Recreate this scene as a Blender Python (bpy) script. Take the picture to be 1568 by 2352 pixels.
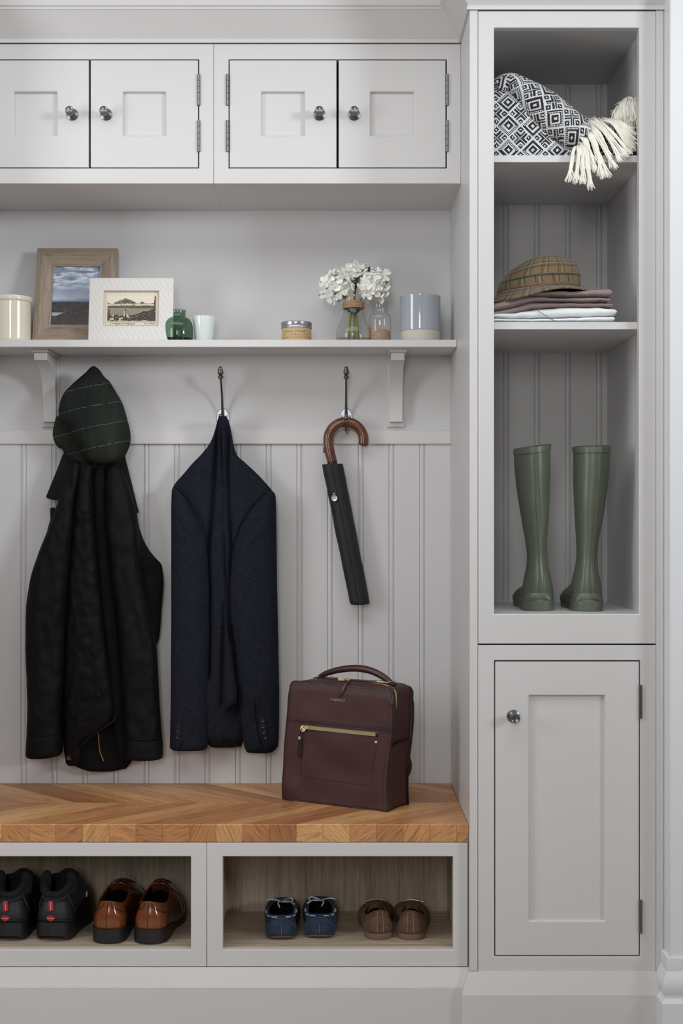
import bpy, bmesh, math, random
from math import sin, cos, pi, sqrt, exp, radians, atan2, floor
from mathutils import Vector, Matrix, noise

for o in list(bpy.data.objects):
    bpy.data.objects.remove(o)
SC = bpy.context.scene
COL = SC.collection
rnd = random.Random(7)

# ---------------------------------------------------------------- camera
EYE, CAM_Y, FPX = 1.17, -3.63, 3267.0      # eye height, camera distance from the back wall, focal length in pixels
cd = bpy.data.cameras.new('camera'); cam = bpy.data.objects.new('camera', cd); COL.objects.link(cam)
cam.location = (0, CAM_Y, EYE); cam.rotation_euler = (pi / 2, 0, 0)
cd.sensor_fit = 'VERTICAL'; cd.sensor_height = 36; cd.sensor_width = 24; cd.lens = 36 * FPX / 2352
cd.shift_x = 12 / 2352; cd.shift_y = 15 / 2352; cd.clip_start = 0.05
SC.camera = cam

# ---------------------------------------------------------------- light and exposure
SC.view_settings.view_transform = 'Standard'; SC.view_settings.look = 'None'
SC.view_settings.gamma = 1; SC.view_settings.use_curve_mapping = False
SC.view_settings.exposure = 0.0
wd = bpy.data.worlds.new('world'); SC.world = wd; wd.use_nodes = True
bg = wd.node_tree.nodes['Background']; bg.inputs[0].default_value = (0.93, 0.965, 1.0, 1); bg.inputs[1].default_value = 0.05

def area(name, loc, target, sx, sy, power, col):
    l = bpy.data.lights.new(name, 'AREA'); l.shape = 'RECTANGLE'; l.size = sx; l.size_y = sy; l.energy = power; l.color = col
    o = bpy.data.objects.new(name, l); COL.objects.link(o); o.location = loc
    o.rotation_euler = (Vector(target) - Vector(loc)).to_track_quat('-Z', 'Y').to_euler()
    return o
area('window_light_right', (4.2, -3.9, 2.3), (-0.5, 0.0, 3.1), 1.1, 0.9, 30, (0.93, 0.965, 1.0)).data.spread = radians(75)
area('fill_light_right', (2.6, -2.3, 2.35), (-0.2, 0.0, 2.3), 0.6, 0.6, 0.7, (0.95, 0.975, 1.0)).data.spread = radians(120)  # weak fill added on the right to balance brightness, not an actual lamp
area('window_light_left', (-2.0, -1.8, 1.6), (0.3, 0.0, 1.6), 0.6, 1.2, 12.5, (0.97, 0.98, 1.0)).data.spread = radians(150)
area('window_light_behind', (-0.45, -5.4, 2.05), (-0.1, 0.0, 1.6), 0.7, 1.3, 25, (1.0, 0.99, 0.975)).data.spread = radians(150)
area('fill_light_top', (-0.3, -1.5, 2.5), (-0.3, -1.45, 0.0), 2.4, 1.0, 20, (0.97, 0.985, 1.0))  # added soft fill from overhead, hung below a closed ceiling with no opening

# ---------------------------------------------------------------- measuring
def sc(y): return FPX / (y - CAM_Y)                   # pixels per metre at depth y
def ys(s): return CAM_Y + FPX / s
def at(px, py, y):                                     # photo measurement taken at depth y -> metres
    s = sc(y); return ((px - 772) / s, y, EYE - (py - 1191) / s)
def AX(px, y): return (px - 772) / sc(y)
def AZ(py, y): return EYE - (py - 1191) / sc(y)
def lerp(a, b, t): return a + (b - a) * t
def smooth(t): t = max(0, min(1, t)); return t * t * (3 - 2 * t)
def interp(pts, x):
    if x <= pts[0][0]: return pts[0][1]
    for (x0, y0), (x1, y1) in zip(pts, pts[1:]):
        if x <= x1: return lerp(y0, y1, (x - x0) / (x1 - x0) if x1 > x0 else 0)
    return pts[-1][1]
def spl(pts, x):                                       # monotone-ish cubic through (x, y) points
    n = len(pts)
    if x <= pts[0][0]: return pts[0][1]
    if x >= pts[-1][0]: return pts[-1][1]
    i = 0
    while x > pts[i + 1][0]: i += 1
    def sl(k):
        if k <= 0 or k >= n - 1: return (pts[min(k + 1, n - 1)][1] - pts[max(k - 1, 0)][1]) / (pts[min(k + 1, n - 1)][0] - pts[max(k - 1, 0)][0])
        d0 = (pts[k][1] - pts[k - 1][1]) / (pts[k][0] - pts[k - 1][0]); d1 = (pts[k + 1][1] - pts[k][1]) / (pts[k + 1][0] - pts[k][0])
        return 0 if d0 * d1 <= 0 else 2 * d0 * d1 / (d0 + d1)
    h = pts[i + 1][0] - pts[i][0]; t = (x - pts[i][0]) / h
    return ((1 + 2 * t) * (1 - t) ** 2 * pts[i][1] + t * (1 - t) ** 2 * h * sl(i) + t * t * (3 - 2 * t) * pts[i + 1][1] + t * t * (t - 1) * h * sl(i + 1))
def crom(P, n):                                        # Catmull-Rom through 3-D points
    P = [Vector(p) for p in P]; out = []
    Q = [2 * P[0] - P[1]] + P + [2 * P[-1] - P[-2]]
    for i in range(1, len(Q) - 2):
        for k in range(n):
            t = k / n
            out.append(0.5 * (2 * Q[i] + (Q[i + 1] - Q[i - 1]) * t + (2 * Q[i - 1] - 5 * Q[i] + 4 * Q[i + 1] - Q[i + 2]) * t * t
                              + (3 * Q[i] - Q[i - 1] - 3 * Q[i + 1] + Q[i + 2]) * t ** 3))
    out.append(P[-1]); return out
def nz(x, y, z): return noise.noise(Vector((x, y, z)))

# ---------------------------------------------------------------- mesh builder
class MB:
    def __init__(s): s.v = []; s.f = []; s.uv = {}; s.mi = {}
    def add(s, vs, fs, uv=None, mi=0):
        b = len(s.v); s.v += [tuple(p) for p in vs]
        for f in fs:
            if mi: s.mi[len(s.f)] = mi
            s.f.append([i + b for i in f])
        if uv:
            for i, q in enumerate(uv): s.uv[b + i] = q
        return s
    def box(s, x0, x1, y0, y1, z0, z1):
        return s.add([(x0, y0, z0), (x1, y0, z0), (x1, y1, z0), (x0, y1, z0), (x0, y0, z1), (x1, y0, z1), (x1, y1, z1), (x0, y1, z1)],
                     [(0, 3, 2, 1), (4, 5, 6, 7), (0, 1, 5, 4), (1, 2, 6, 5), (2, 3, 7, 6), (3, 0, 4, 7)])
    def ring(s, ox, oz, ix, iz, y0, y1, ch=0.0):       # rectangular frame in the XZ plane; ch = chamfer on the inner front arris
        def q(x, z, y): return [(x[0], y, z[0]), (x[1], y, z[0]), (x[1], y, z[1]), (x[0], y, z[1])]
        L = [q(ox, oz, y1), q(ox, oz, y0)]
        if ch: L.append(q((ix[0] - ch, ix[1] + ch), (iz[0] - ch, iz[1] + ch), y0)); L.append(q(ix, iz, y0 + ch))
        else: L.append(q(ix, iz, y0))
        L.append(q(ix, iz, y1))
        return s.loft(L, True, False, False, wrap=True)
    def loft(s, rings, closed=True, c0=True, c1=True, wrap=False, uvf=None, mi=0):
        n = len(rings[0]); m = len(rings); vs = [p for r in rings for p in r]; fs = []
        for i in range(m if wrap else m - 1):
            j = (i + 1) % m
            for k in range(n if closed else n - 1):
                l = (k + 1) % n
                fs.append((i * n + k, i * n + l, j * n + l, j * n + k))
        if c0: fs.append(tuple(range(n))[::-1])
        if c1: fs.append(tuple((m - 1) * n + k for k in range(n)))
        uv = [uvf(i / (m - 1), k / n) for i in range(m) for k in range(n)] if uvf else None
        return s.add(vs, fs, uv, mi)
    def prism(s, prof, axis, a, b):                    # 2-D profile extruded along an axis ('x': (y,z), 'y': (x,z), 'z': (x,y))
        def p(u, v, t): return (t, u, v) if axis == 'x' else (u, t, v) if axis == 'y' else (u, v, t)
        return s.loft([[p(u, v, a) for u, v in prof], [p(u, v, b) for u, v in prof]])
    def lathe(s, prof, c=(0, 0, 0), axis=(0, 0, 1), n=48, a0=0.0, a1=2 * pi, mi=0):
        ax = Vector(axis).normalized(); u = ax.orthogonal().normalized(); w = ax.cross(u); c = Vector(c)
        if abs(ax.z) > .99: u, w = Vector((1, 0, 0)), Vector((0, 1, 0))
        full = abs(a1 - a0 - 2 * pi) < 1e-6; k = n if full else n + 1; rings = []
        for r, z in prof:
            rings.append([c + ax * z + (u * cos(a0 + (a1 - a0) * i / n) + w * sin(a0 + (a1 - a0) * i / n)) * max(r, 1e-5) for i in range(k)])
        return s.loft(rings, full, False, False, mi=mi)
    def tube(s, pts, rad, n=12, flat=1.0, up=None, cap=True, mi=0, uvf=None):
        pts = [Vector(p) for p in pts]; m = len(pts); rings = []
        if not hasattr(rad, '__len__'): rad = [rad] * m
        prev = None
        for i in range(m):
            t = (pts[min(i + 1, m - 1)] - pts[max(i - 1, 0)])
            t = t.normalized() if t.length > 1e-9 else Vector((0, 0, 1))
            if up is not None: a = t.cross(Vector(up)); a = a.normalized() if a.length > 1e-6 else t.orthogonal().normalized()
            elif prev is None: a = t.orthogonal().normalized()
            else: a = (prev - t * prev.dot(t)); a = a.normalized() if a.length > 1e-6 else t.orthogonal().normalized()
            prev = a; b = t.cross(a)
            rings.append([pts[i] + (a * cos(2 * pi * k / n) + b * sin(2 * pi * k / n) * flat) * rad[i] for k in range(n)])
        return s.loft(rings, True, cap, cap, mi=mi, uvf=uvf)
    def grid(s, fn, nu, nv, uvf=None):
        vs = [fn(i / nu, j / nv) for i in range(nu + 1) for j in range(nv + 1)]
        fs = [(i * (nv + 1) + j, (i + 1) * (nv + 1) + j, (i + 1) * (nv + 1) + j + 1, i * (nv + 1) + j + 1) for i in range(nu) for j in range(nv)]
        uv = [(uvf or (lambda a, b: (a, b)))(i / nu, j / nv) for i in range(nu + 1) for j in range(nv + 1)]
        return s.add(vs, fs, uv)
    def ball(s, c, rx, ry=None, rz=None, n=16):
        ry = ry or rx; rz = rz or rx
        return s.loft([[(c[0] + rx * sin(pi * i / n) * cos(2 * pi * k / (2 * n)) if 0 < i < n else c[0] + 1e-5 * cos(k), c[1] + (ry * sin(pi * i / n) * sin(2 * pi * k / (2 * n)) if 0 < i < n else 1e-5 * sin(k)),
                         c[2] + rz * cos(pi * i / n)) for k in range(2 * n)] for i in range(n + 1)])
    def xf(s, M, start=0):
        for i in range(start, len(s.v)): s.v[i] = tuple(M @ Vector(s.v[i]))
        return s

OFF = {}
def obj(name, mb, mat, parent=None, sharp=35, flat=False, bevel=0, bseg=2, sub=0, solid=0, solid_off=-1, remesh=0, smoothit=0, merge=0, rim=None):
    me = bpy.data.meshes.new(name)
    off = OFF.get(parent.name, Vector((0, 0, 0))) if parent else Vector((0, 0, 0))
    me.from_pydata([tuple(Vector(p) - off) for p in mb.v], [], mb.f)
    bm = bmesh.new(); bm.from_mesh(me)
    if mb.uv:
        ul = bm.loops.layers.uv.new('UVMap'); bm.verts.ensure_lookup_table()
        for f in bm.faces:
            for l in f.loops: l[ul].uv = mb.uv.get(l.vert.index, (0, 0))
    if mb.mi:
        bm.faces.ensure_lookup_table()
        for k, m in mb.mi.items(): bm.faces[k].material_index = m
    if merge: bmesh.ops.remove_doubles(bm, verts=bm.verts, dist=merge)
    bmesh.ops.recalc_face_normals(bm, faces=bm.faces)
    bm.to_mesh(me); bm.free()
    for m in (mat if isinstance(mat, (list, tuple)) else [mat]): me.materials.append(m)
    if not flat:
        me.polygons.foreach_set('use_smooth', [True] * len(me.polygons))
        if sharp and not remesh: me.set_sharp_from_angle(angle=radians(sharp))
    o = bpy.data.objects.new(name, me); COL.objects.link(o)
    if parent:
        o.parent = parent; OFF[o.name] = off
    if remesh:
        r = o.modifiers.new('remesh', 'REMESH'); r.mode = 'VOXEL'; r.voxel_size = remesh; r.use_smooth_shade = True
    if smoothit:
        r = o.modifiers.new('smooth', 'SMOOTH'); r.iterations = smoothit; r.factor = 0.5
    if solid:
        r = o.modifiers.new('solid', 'SOLIDIFY'); r.thickness = solid; r.offset = solid_off
        if rim: r.material_offset = rim[0]; r.material_offset_rim = rim[1]
    if bevel:
        r = o.modifiers.new('bevel', 'BEVEL'); r.width = bevel; r.segments = bseg; r.limit_method = 'ANGLE'; r.angle_limit = radians(40)
    if sub:
        r = o.modifiers.new('sub', 'SUBSURF'); r.levels = sub; r.render_levels = sub
    return o
def tag(o, label=None, cat=None, group=None, kind=None):
    if label: o['label'] = label
    if cat: o['category'] = cat
    if group: o['group'] = group
    if kind: o['kind'] = kind
    if o.type == 'MESH' and not o.parent:              # a one-mesh thing: origin to its base
        vs = [v.co for v in o.data.vertices]
        c = Vector(((min(v.x for v in vs) + max(v.x for v in vs)) / 2, (min(v.y for v in vs) + max(v.y for v in vs)) / 2, min(v.z for v in vs)))
        o.data.transform(Matrix.Translation(-c)); o.location = c
        OFF[o.name] = c
    return o
def thing(name, loc, label, cat, group=None):
    o = bpy.data.objects.new(name, None); COL.objects.link(o); o.location = loc; o.empty_display_size = 0.05
    OFF[o.name] = Vector(loc)
    return tag(o, label, cat, group)
def dup(root, loc=None, rz=None, label=None, parent=None, scale=None):
    c = root.copy(); COL.objects.link(c)
    if parent: c.parent = parent
    for ch in list(root.children): dup(ch, parent=c)
    if loc is not None: c.location = loc; OFF[c.name] = Vector(loc)
    if rz is not None: c.rotation_euler = (0, 0, rz)
    if scale: c.scale = scale
    if label: c['label'] = label
    return c
def struct(name, mb, mat, label=None, cat=None, **k):
    o = obj(name, mb, mat, **k)
    return tag(o, label, cat, None, 'structure')

# ---------------------------------------------------------------- materials
def S(r, g, b):
    f = lambda c: (c / 255 / 12.92) if c <= 10.3 else ((c / 255 + 0.055) / 1.055) ** 2.4
    return (f(r), f(g), f(b), 1)
class NT:                                              # small helper to write node trees as expressions
    def __init__(s, m): s.t = m.node_tree; s.b = s.t.nodes['Principled BSDF']
    def put(s, sock, v):
        if v is None: return
        if isinstance(v, bpy.types.NodeSocket): s.t.links.new(v, sock)
        else:
            if hasattr(sock.default_value, '__len__') and not hasattr(v, '__len__'): v = [v] * len(sock.default_value)
            if hasattr(sock.default_value, '__len__') and len(v) != len(sock.default_value): v = list(v)[:len(sock.default_value)]
            sock.default_value = v
    def node(s, typ, ins=None, **props):
        n = s.t.nodes.new(typ)
        for k, v in props.items(): setattr(n, k, v)
        for k, v in (ins or {}).items(): s.put(n.inputs[k], v)
        return n
    def m(s, op, a, b=None, c=None):
        n = s.node('ShaderNodeMath', {0: a}, operation=op); s.put(n.inputs[1], b); s.put(n.inputs[2], c); return n.outputs[0]
    def mix(s, f, a, b, blend='MIX'):
        n = s.node('ShaderNodeMix', None, data_type='RGBA', blend_type=blend)
        s.put(n.inputs[0], f); s.put(n.inputs[6], a); s.put(n.inputs[7], b); return n.outputs[2]
    def co(s, which='Object'): return s.node('ShaderNodeTexCoord').outputs[which]
    def xyz(s, v): n = s.node('ShaderNodeSeparateXYZ', {0: v}); return n.outputs
    def vec(s, x, y, z): return s.node('ShaderNodeCombineXYZ', {0: x, 1: y, 2: z}).outputs[0]
    def map(s, v, scale=(1, 1, 1), rot=(0, 0, 0), loc=(0, 0, 0)): return s.node('ShaderNodeMapping', {0: v, 1: loc, 2: rot, 3: scale}).outputs[0]
    def noise(s, v, scale, detail=2, rough=0.5, dist=0.0): return s.node('ShaderNodeTexNoise', {'Vector': v, 'Scale': scale, 'Detail': detail, 'Roughness': rough, 'Distortion': dist}).outputs[0]
    def voro(s, v, scale, feature='F1', out=0): return s.node('ShaderNodeTexVoronoi', {'Vector': v, 'Scale': scale}, feature=feature).outputs[out]
    def white(s, v): return s.node('ShaderNodeTexWhiteNoise', {'Vector': v}, noise_dimensions='3D').outputs[0]
    def ramp(s, f, *stops):
        n = s.node('ShaderNodeValToRGB', {0: f}); e = n.color_ramp.elements
        while len(e) < len(stops): e.new(0.5)
        for k, (p, c) in enumerate(stops): e[k].position = p; e[k].color = c if hasattr(c, '__len__') else (c, c, c, 1)
        return n.outputs[0]
    def bump(s, h, strength=0.3, dist=0.001): s.put(s.b.inputs['Normal'], s.node('ShaderNodeBump', {'Strength': strength, 'Distance': dist, 'Height': h}).outputs[0])
    def base(s, c): s.put(s.b.inputs['Base Color'], c)
MATS = {}
def mat(name, col=(0.8, 0.8, 0.8, 1), rough=0.5, metal=0.0, fn=None, **ins):
    if name in MATS: return MATS[name]
    m = bpy.data.materials.new(name); m.use_nodes = True; n = NT(m)
    n.base(col); n.put(n.b.inputs['Roughness'], rough); n.put(n.b.inputs['Metallic'], metal)
    for k, v in ins.items(): n.put(n.b.inputs[k.replace('_', ' ')], v)
    if fn: fn(n)
    MATS[name] = m; return m

def _paint(n):
    v = n.co(); n.bump(n.noise(v, 220, 2), 0.04, 0.001)
PAINT = mat('satin_greige_paint', S(208, 207, 207), 0.38, 0, _paint)
WALLP = mat('flat_greige_paint', S(207, 206, 207), 0.5, 0, _paint)
PIER = mat('white_wall_paint', S(226, 230, 234), 0.42, 0, _paint)
FLOORM = mat('oak_floor', None, 0.45, 0, lambda n: n.base(n.ramp(n.noise(n.map(n.co(), (1, 9, 1)), 3, 5), (0.3, S(166, 150, 136)), (0.7, S(200, 184, 168)))))
CEIL = mat('ceiling_white', S(235, 235, 233), 0.7)
PEWTER = mat('pewter', S(120, 122, 124), 0.3, 1.0)
DPEWTER = mat('dark_pewter', S(112, 108, 104), 0.28, 1.0)
STEEL = mat('bright_steel', S(176, 182, 190), 0.36, 1.0)
GOLD = mat('pale_gold', S(236, 214, 168), 0.34, .72)
def text_mesh(s, size, depth=0.0002, spacing=1.0, align='CENTER', shear=0.0):
    cu = bpy.data.curves.new('t', 'FONT'); cu.body = s; cu.size = size; cu.extrude = depth; cu.align_x = align; cu.align_y = 'CENTER'; cu.space_character = spacing; cu.shear = shear
    cu.resolution_u = 3
    o = bpy.data.objects.new('t', cu); COL.objects.link(o)
    dg = bpy.context.evaluated_depsgraph_get(); dg.update()
    me = bpy.data.meshes.new_from_object(o.evaluated_get(dg))
    mb = MB(); mb.add([v.co[:] for v in me.vertices], [list(p.vertices) for p in me.polygons])
    bpy.data.objects.remove(o); bpy.data.curves.remove(cu); bpy.data.meshes.remove(me)
    return mb
# ================================================================ the room shell
YB, YF, YT, YO, YSH = 0.0, -0.489, -0.510, -0.293, -0.184      # back wall, bench front, tall cabinet front, overhead front, shelf front
XL, XR = -0.868, 0.2922                                         # left and right ends of the recess
ZSEAT, ZSHELF = 0.495, 1.6035
m = MB(); m.box(-4, 5, -6.5, 0.2, -0.1, 0); struct('floor', m, FLOORM)
m = MB(); m.box(-4, 5, -6.5, 0.2, 2.55, 2.65); struct('ceiling', m, CEIL)

def bead_profile(x0, x1, beads, y, d=0.0034):
    P = [(x0, y)]
    for b in beads:
        if not x0 + .012 < b < x1 - .012: continue
        P += [(b - .0078, y), (b - .0062, y + d), (b - .0046, y + d * .4)]
        for k in range(1, 6): P.append((b - .0046 + .0092 * k / 6, y + d * .4 * (1 - 1.25 * sin(pi * k / 6))))
        P += [(b + .0046, y + d * .4), (b + .0062, y + d), (b + .0078, y)]
    return P + [(x1, y)]
m = MB()
m.box(XL, XR, 0, 0.08, AZ(1004, 0), 2.55); m.box(-4, XL - .05, 0, 0.08, 0, 2.55)
P = bead_profile(XL, XR, [AX(54 + 70.4 * k, 0) for k in range(-1, 14)], 0)
m.prism(P + [(XR, 0.08), (XL, 0.08)], 'z', 0.30, AZ(1004, 0))
struct('wall_back', m, WALLP, sharp=30)
m = MB(); z0, z1 = AZ(1020, -.006), AZ(988.5, -.006)
m.box(XL, XR, -0.007, 0.001, z0, z1); struct('trim_1', m, PAINT, bevel=.0015)
m = MB(); m.box(XL - .05, XL, YT, 0.08, 0, 2.55); struct('wall_left', m, PAINT)
# pier to the right, standing proud of the tall cabinet
XP, YP = 0.719, ys(1065)
m = MB(); m.box(XP, 1.6, YP, 0.2, 0, 2.55); struct('wall_right', m, PIER, bevel=.003)
def sweep(path, prof, outs):                                    # path corner points with mitre direction vectors
    return [[(p[0] + d[0] * o, p[1] + d[1] * o, z) for o, z in prof] for p, d in zip(path, outs)]
sk = [(0, .225), (.007, .224), (.0085, .212), (.008, .196), (.012, .188), (.017, .178), (.0185, .165), (.016, .152), (.0125, .145), (.0125, .139), (.021, .130), (.021, 0), (0, 0)]
m = MB(); m.loft(sweep([(XP, -.5105), (XP, YP), (1.6, YP)], sk, [(-1, 0), (-1, -1), (0, -1)])); struct('baseboard_right', m, PIER, sharp=25)

# cornice along the overhead cupboards and round the tall cabinet
ZC = 2.285
cr = [(0, ZC), (.006, ZC), (.006, ZC + .008), (.003, ZC + .0095), (.045, ZC + .062), (.0475, ZC + .063), (.0475, ZC + .068), (.052, ZC + .071), (.053, ZC + .075), (.053, ZC + .262), (0, ZC + .262)]
m = MB(); m.loft(sweep([(XL, YO), (XR, YO), (XR, YT), (XP, YT)], cr, [(0, -1), (-1, -1), (-1, -1), (0, -1)]))
m.box(XL, XR, YO, -.001, ZC + .002, 2.55); m.box(XR, XP, YT, -.001, ZC + .002, 2.55)
struct('trim_2', m, PAINT, sharp=25)
# plinths
pl1 = [(0, AZ(2221, YF)), (.003, AZ(2221, YF)), (.020, AZ(2268, YF - .018)), (.020, 0), (0, 0)]
m = MB(); m.loft(sweep([(XL, YF), (XR - .0005, YF)], pl1, [(0, -1), (0, -1)])); m.box(XL, XR - .0005, YF, -.01, 0, AZ(2221, YF) - .002)
struct('baseboard_left', m, PAINT, sharp=8)
pl2 = [(0, AZ(2231, YT)), (.003, AZ(2231, YT)), (.019, AZ(2286, YT - .018)), (.019, 0), (0, 0)]
m = MB(); m.loft(sweep([(XR, -.45), (XR, YT), (XP - .013, YT)], pl2, [(-1, 0), (-1, -1), (0, -1)])); m.box(XR, XP - .013, YT, -.01, 0, AZ(2231, YT) - .002)
struct('baseboard_front', m, PAINT, sharp=8)

# ================================================================ fitted furniture
def lathe_knob(parent, x, z, y):
    m = MB()
    m.lathe([(0, 0), (.0138, 0), (.0142, .0012), (.0138, .0028), (.0112, .0040), (.0075, .0050), (.0062, .0075), (.0060, .018), (.0068, .0195), (.0098, .0215), (.0104, .0235), (.0098, .0252),
             (.0092, .0258), (.0092, .0355), (.0100, .0362), (.0100, .0378), (.0088, .0392), (.0070, .0384), (0, .0376)], (x, y, z), (0, -1, 0), 40)
    return obj('knob', m, PEWTER, parent, sharp=30)
def hinge(parent, x, y, z0, z1):
    m = MB(); h = (z1 - z0) / 5; P = [(0, 0), (.0030, 0)]
    for k in range(5):
        P += [(.0036, k * h + .0006), (.0036, (k + 1) * h - .0006), (.0029, (k + 1) * h)]
    P += [(0, 5 * h)]
    m.lathe(P, (x, y - .002, z0), (0, 0, 1), 20)
    return obj('hinge', m, PEWTER, parent, sharp=30)
def shaker_door(parent, x0, x1, z0, z1, px0, px1, pz0, pz1, y, label=None):
    m = MB(); m.ring((x0, x1), (z0, z1), (px0, px1), (pz0, pz1), y, y + .022, .0025)
    d = obj('door', m, PAINT, parent, bevel=.0012, sharp=20)
    m = MB(); m.box(px0 - .001, px1 + .001, y + .010, y + .018, pz0 - .001, pz1 + .001); obj('panel', m, PAINT, d)
    if label: d['label'] = label
    return d
def open_box(m, x0, x1, y0, y1, z0, z1, t=.015):
    m.box(x0, x1, y1 - .006, y1, z0, z1)
    m.box(x0, x0 + t, y0, y1 - .006, z0, z1); m.box(x1 - t, x1, y0, y1 - .006, z0, z1)
    m.box(x0 + t, x1 - t, y0, y1 - .006, z1 - t, z1); m.box(x0 + t, x1 - t, y0, y1 - .006, z0, z0 + t)

# overhead cupboards
zb, zt = AZ(421.5, YO), AZ(101, YO)
def overhead(x0, x1, pxs, label, hinge_px, knob_px, panels):
    t = thing('wall_cupboard', ((x0 + x1) / 2, YO / 2, zb), label, 'cupboard', 'overhead cupboards')
    dz0, dz1 = AZ(385.5, YO), AZ(137, YO); ax0, ax1 = AX(pxs[0], YO), AX(pxs[1], YO)
    m = MB(); m.ring((x0 + .0004, x1 - .0004), (zb, zt), (ax0, ax1), (dz0 - .001, dz1 + .001), YO, YO + .022, .001); obj('face_frame', m, PAINT, t, bevel=.0012, sharp=20)
    m = MB(); open_box(m, x0 + .0001, x1 - .0001, YO + .0225, -.001, zb, zt); obj('carcass', m, PAINT, t)
    for i, (a, b) in enumerate(pxs[2]):
        p = panels[i]
        d = shaker_door(t, AX(a, YO), AX(b, YO), dz0 + .0012, dz1 - .0012, AX(p[0], YO), AX(p[1], YO), AZ(310.5, YO), AZ(211, YO), YO + .0005)
        lathe_knob(d, AX(knob_px[i], YO), AZ(263.5, YO), YO + .0005)
    for hx in hinge_px:
        for a, b in ((171, 243), (277, 349)): hinge(t, AX(hx, YO), YO, AZ(b, YO), AZ(a, YO))
    return t
XM = AX(490.5, YO)
overhead(XL, XM, (AX(-43, YO) * 0 - 42, 457, ((-40, 203.5), (208, 454.5))), 'overhead cupboard of two square-panelled doors, above the picture frames', (-42, 456.5), (166, 244), ((32, 130), (282.5, 380)))
overhead(XM, XR, (524.5, 1026, ((527, 772.5), (777.5, 1023))), 'overhead cupboard of two square-panelled doors, beside the tall cabinet', (522.5, 1026.5), (733.5, 813), ((600, 698.5), (851, 949.5)))

# shelf on two curved brackets
t = thing('wall_shelf', (-.29, -.09, AZ(797, YSH)), 'long narrow painted display shelf on curved brackets, above the coat hooks', 'shelf')
m = MB(); m.box(XL, XR - .0005, YSH, -.0005, AZ(797, YSH), ZSHELF); obj('shelf_board', m, PAINT, t, bevel=.0012)
zu = AZ(797, YSH)
def bracket(xc):
    w = .0165; zlow = AZ(981, -.004)
    m = MB(); m.box(xc - .0215, xc + .0215, -.007, -.0003, zlow, zu - .0002); b = obj('bracket', m, PAINT, t, bevel=.001)
    m = MB(); m.box(xc - .0215, xc + .0215, -.145, -.007, zu - .0068, zu - .0002); obj('cap', m, PAINT, b, bevel=.001)
    P = [(-.0072, zu - .007), (-.134, zu - .007), (-.134, zu - .026), (-.128, zu - .026)]
    for k in range(1, 15):
        a = pi / 2 * k / 14
        P.append((-.128 + .100 * sin(a), zu - .026 - .090 * (1 - cos(a))))
    P += [(-.0255, zu - .145), (-.0255, zlow + .012), (-.0072, zlow + .012)]
    m = MB(); m.prism(P, 'x', xc - w, xc + w); obj('corbel', m, PAINT, b, bevel=.001, sharp=30)
bracket(.1515); bracket(-.7265)

# shoe cubbies under the bench
def _oak(n, vert):
    v = n.co(); s = (14, 14, 0.9) if vert else (0.9, 14, 14)
    a = n.noise(n.map(v, s), 6, 6, .62, .4); b = n.noise(n.map(v, tuple(q * 3.4 for q in s)), 9, 4, .6)
    c = n.ramp(n.m('ADD', n.m('MULTIPLY', a, .7), n.m('MULTIPLY', b, .3)), (.34, S(150, 134, 118)), (.52, S(186, 169, 150)), (.68, S(206, 190, 170)))
    n.base(c); n.bump(b, .12, .0006)
OAKV = mat('limed_oak_board', None, .5, 0, lambda n: _oak(n, True)); OAKH = mat('limed_oak_base', None, .45, 0, lambda n: _oak(n, False))
zc0, zc1 = AZ(2220, YF), AZ(1935.5, YF)
def cubby(x0, x1, ox0, ox1, label):
    t = thing('shoe_cubby', ((x0 + x1) / 2, YF / 2, zc0), label, 'cubby', 'shoe cubbies under the bench')
    oz0, oz1 = AZ(2181, YF), AZ(1967.5, YF)
    m = MB(); m.ring((x0 + .0005, x1 - .0005), (zc0, zc1 - .0003), (ox0, ox1), (oz0, oz1), YF, YF + .022, .0015); obj('face_frame', m, PAINT, t, bevel=.0012, sharp=20)
    ix0, ix1, yb = ox0 - .014, ox1 + .011, -.180
    m = MB(); m.box(ix0, ix1, yb, yb + .012, oz0 - .016, zc1 - .02); obj('back_board', m, OAKV, t)
    m = MB(); m.box(ix0, ix1, YF + .0225, yb, oz0 - .016, oz0 - .0003); obj('base_board', m, OAKH, t)
    for a, b in ((ix0 - .014, ix0), (ix1, ix1 + .014)):
        m = MB(); m.box(a, b, YF + .0225, yb + .012, oz0 - .016, zc1 - .02); obj('side_board', m, OAKV, t)
    m = MB(); m.box(ix0 - .014, ix1 + .014, YF + .0225, yb + .012, zc1 - .02, zc1 - .001); obj('top_board', m, OAKH, t)
    return t, oz0
XC = AX(474.5, YF)
cubby(XL, XC, AX(-86, YF), AX(438, YF), 'open shoe cubby holding the trainers and tan brogues, under the bench')
_, ZCUB = cubby(XC, XR - .0015, AX(511.5, YF), AX(1040, YF), 'open shoe cubby holding the moccasins and ballet flats, under the bench')
ZCUB -= .0003

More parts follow.
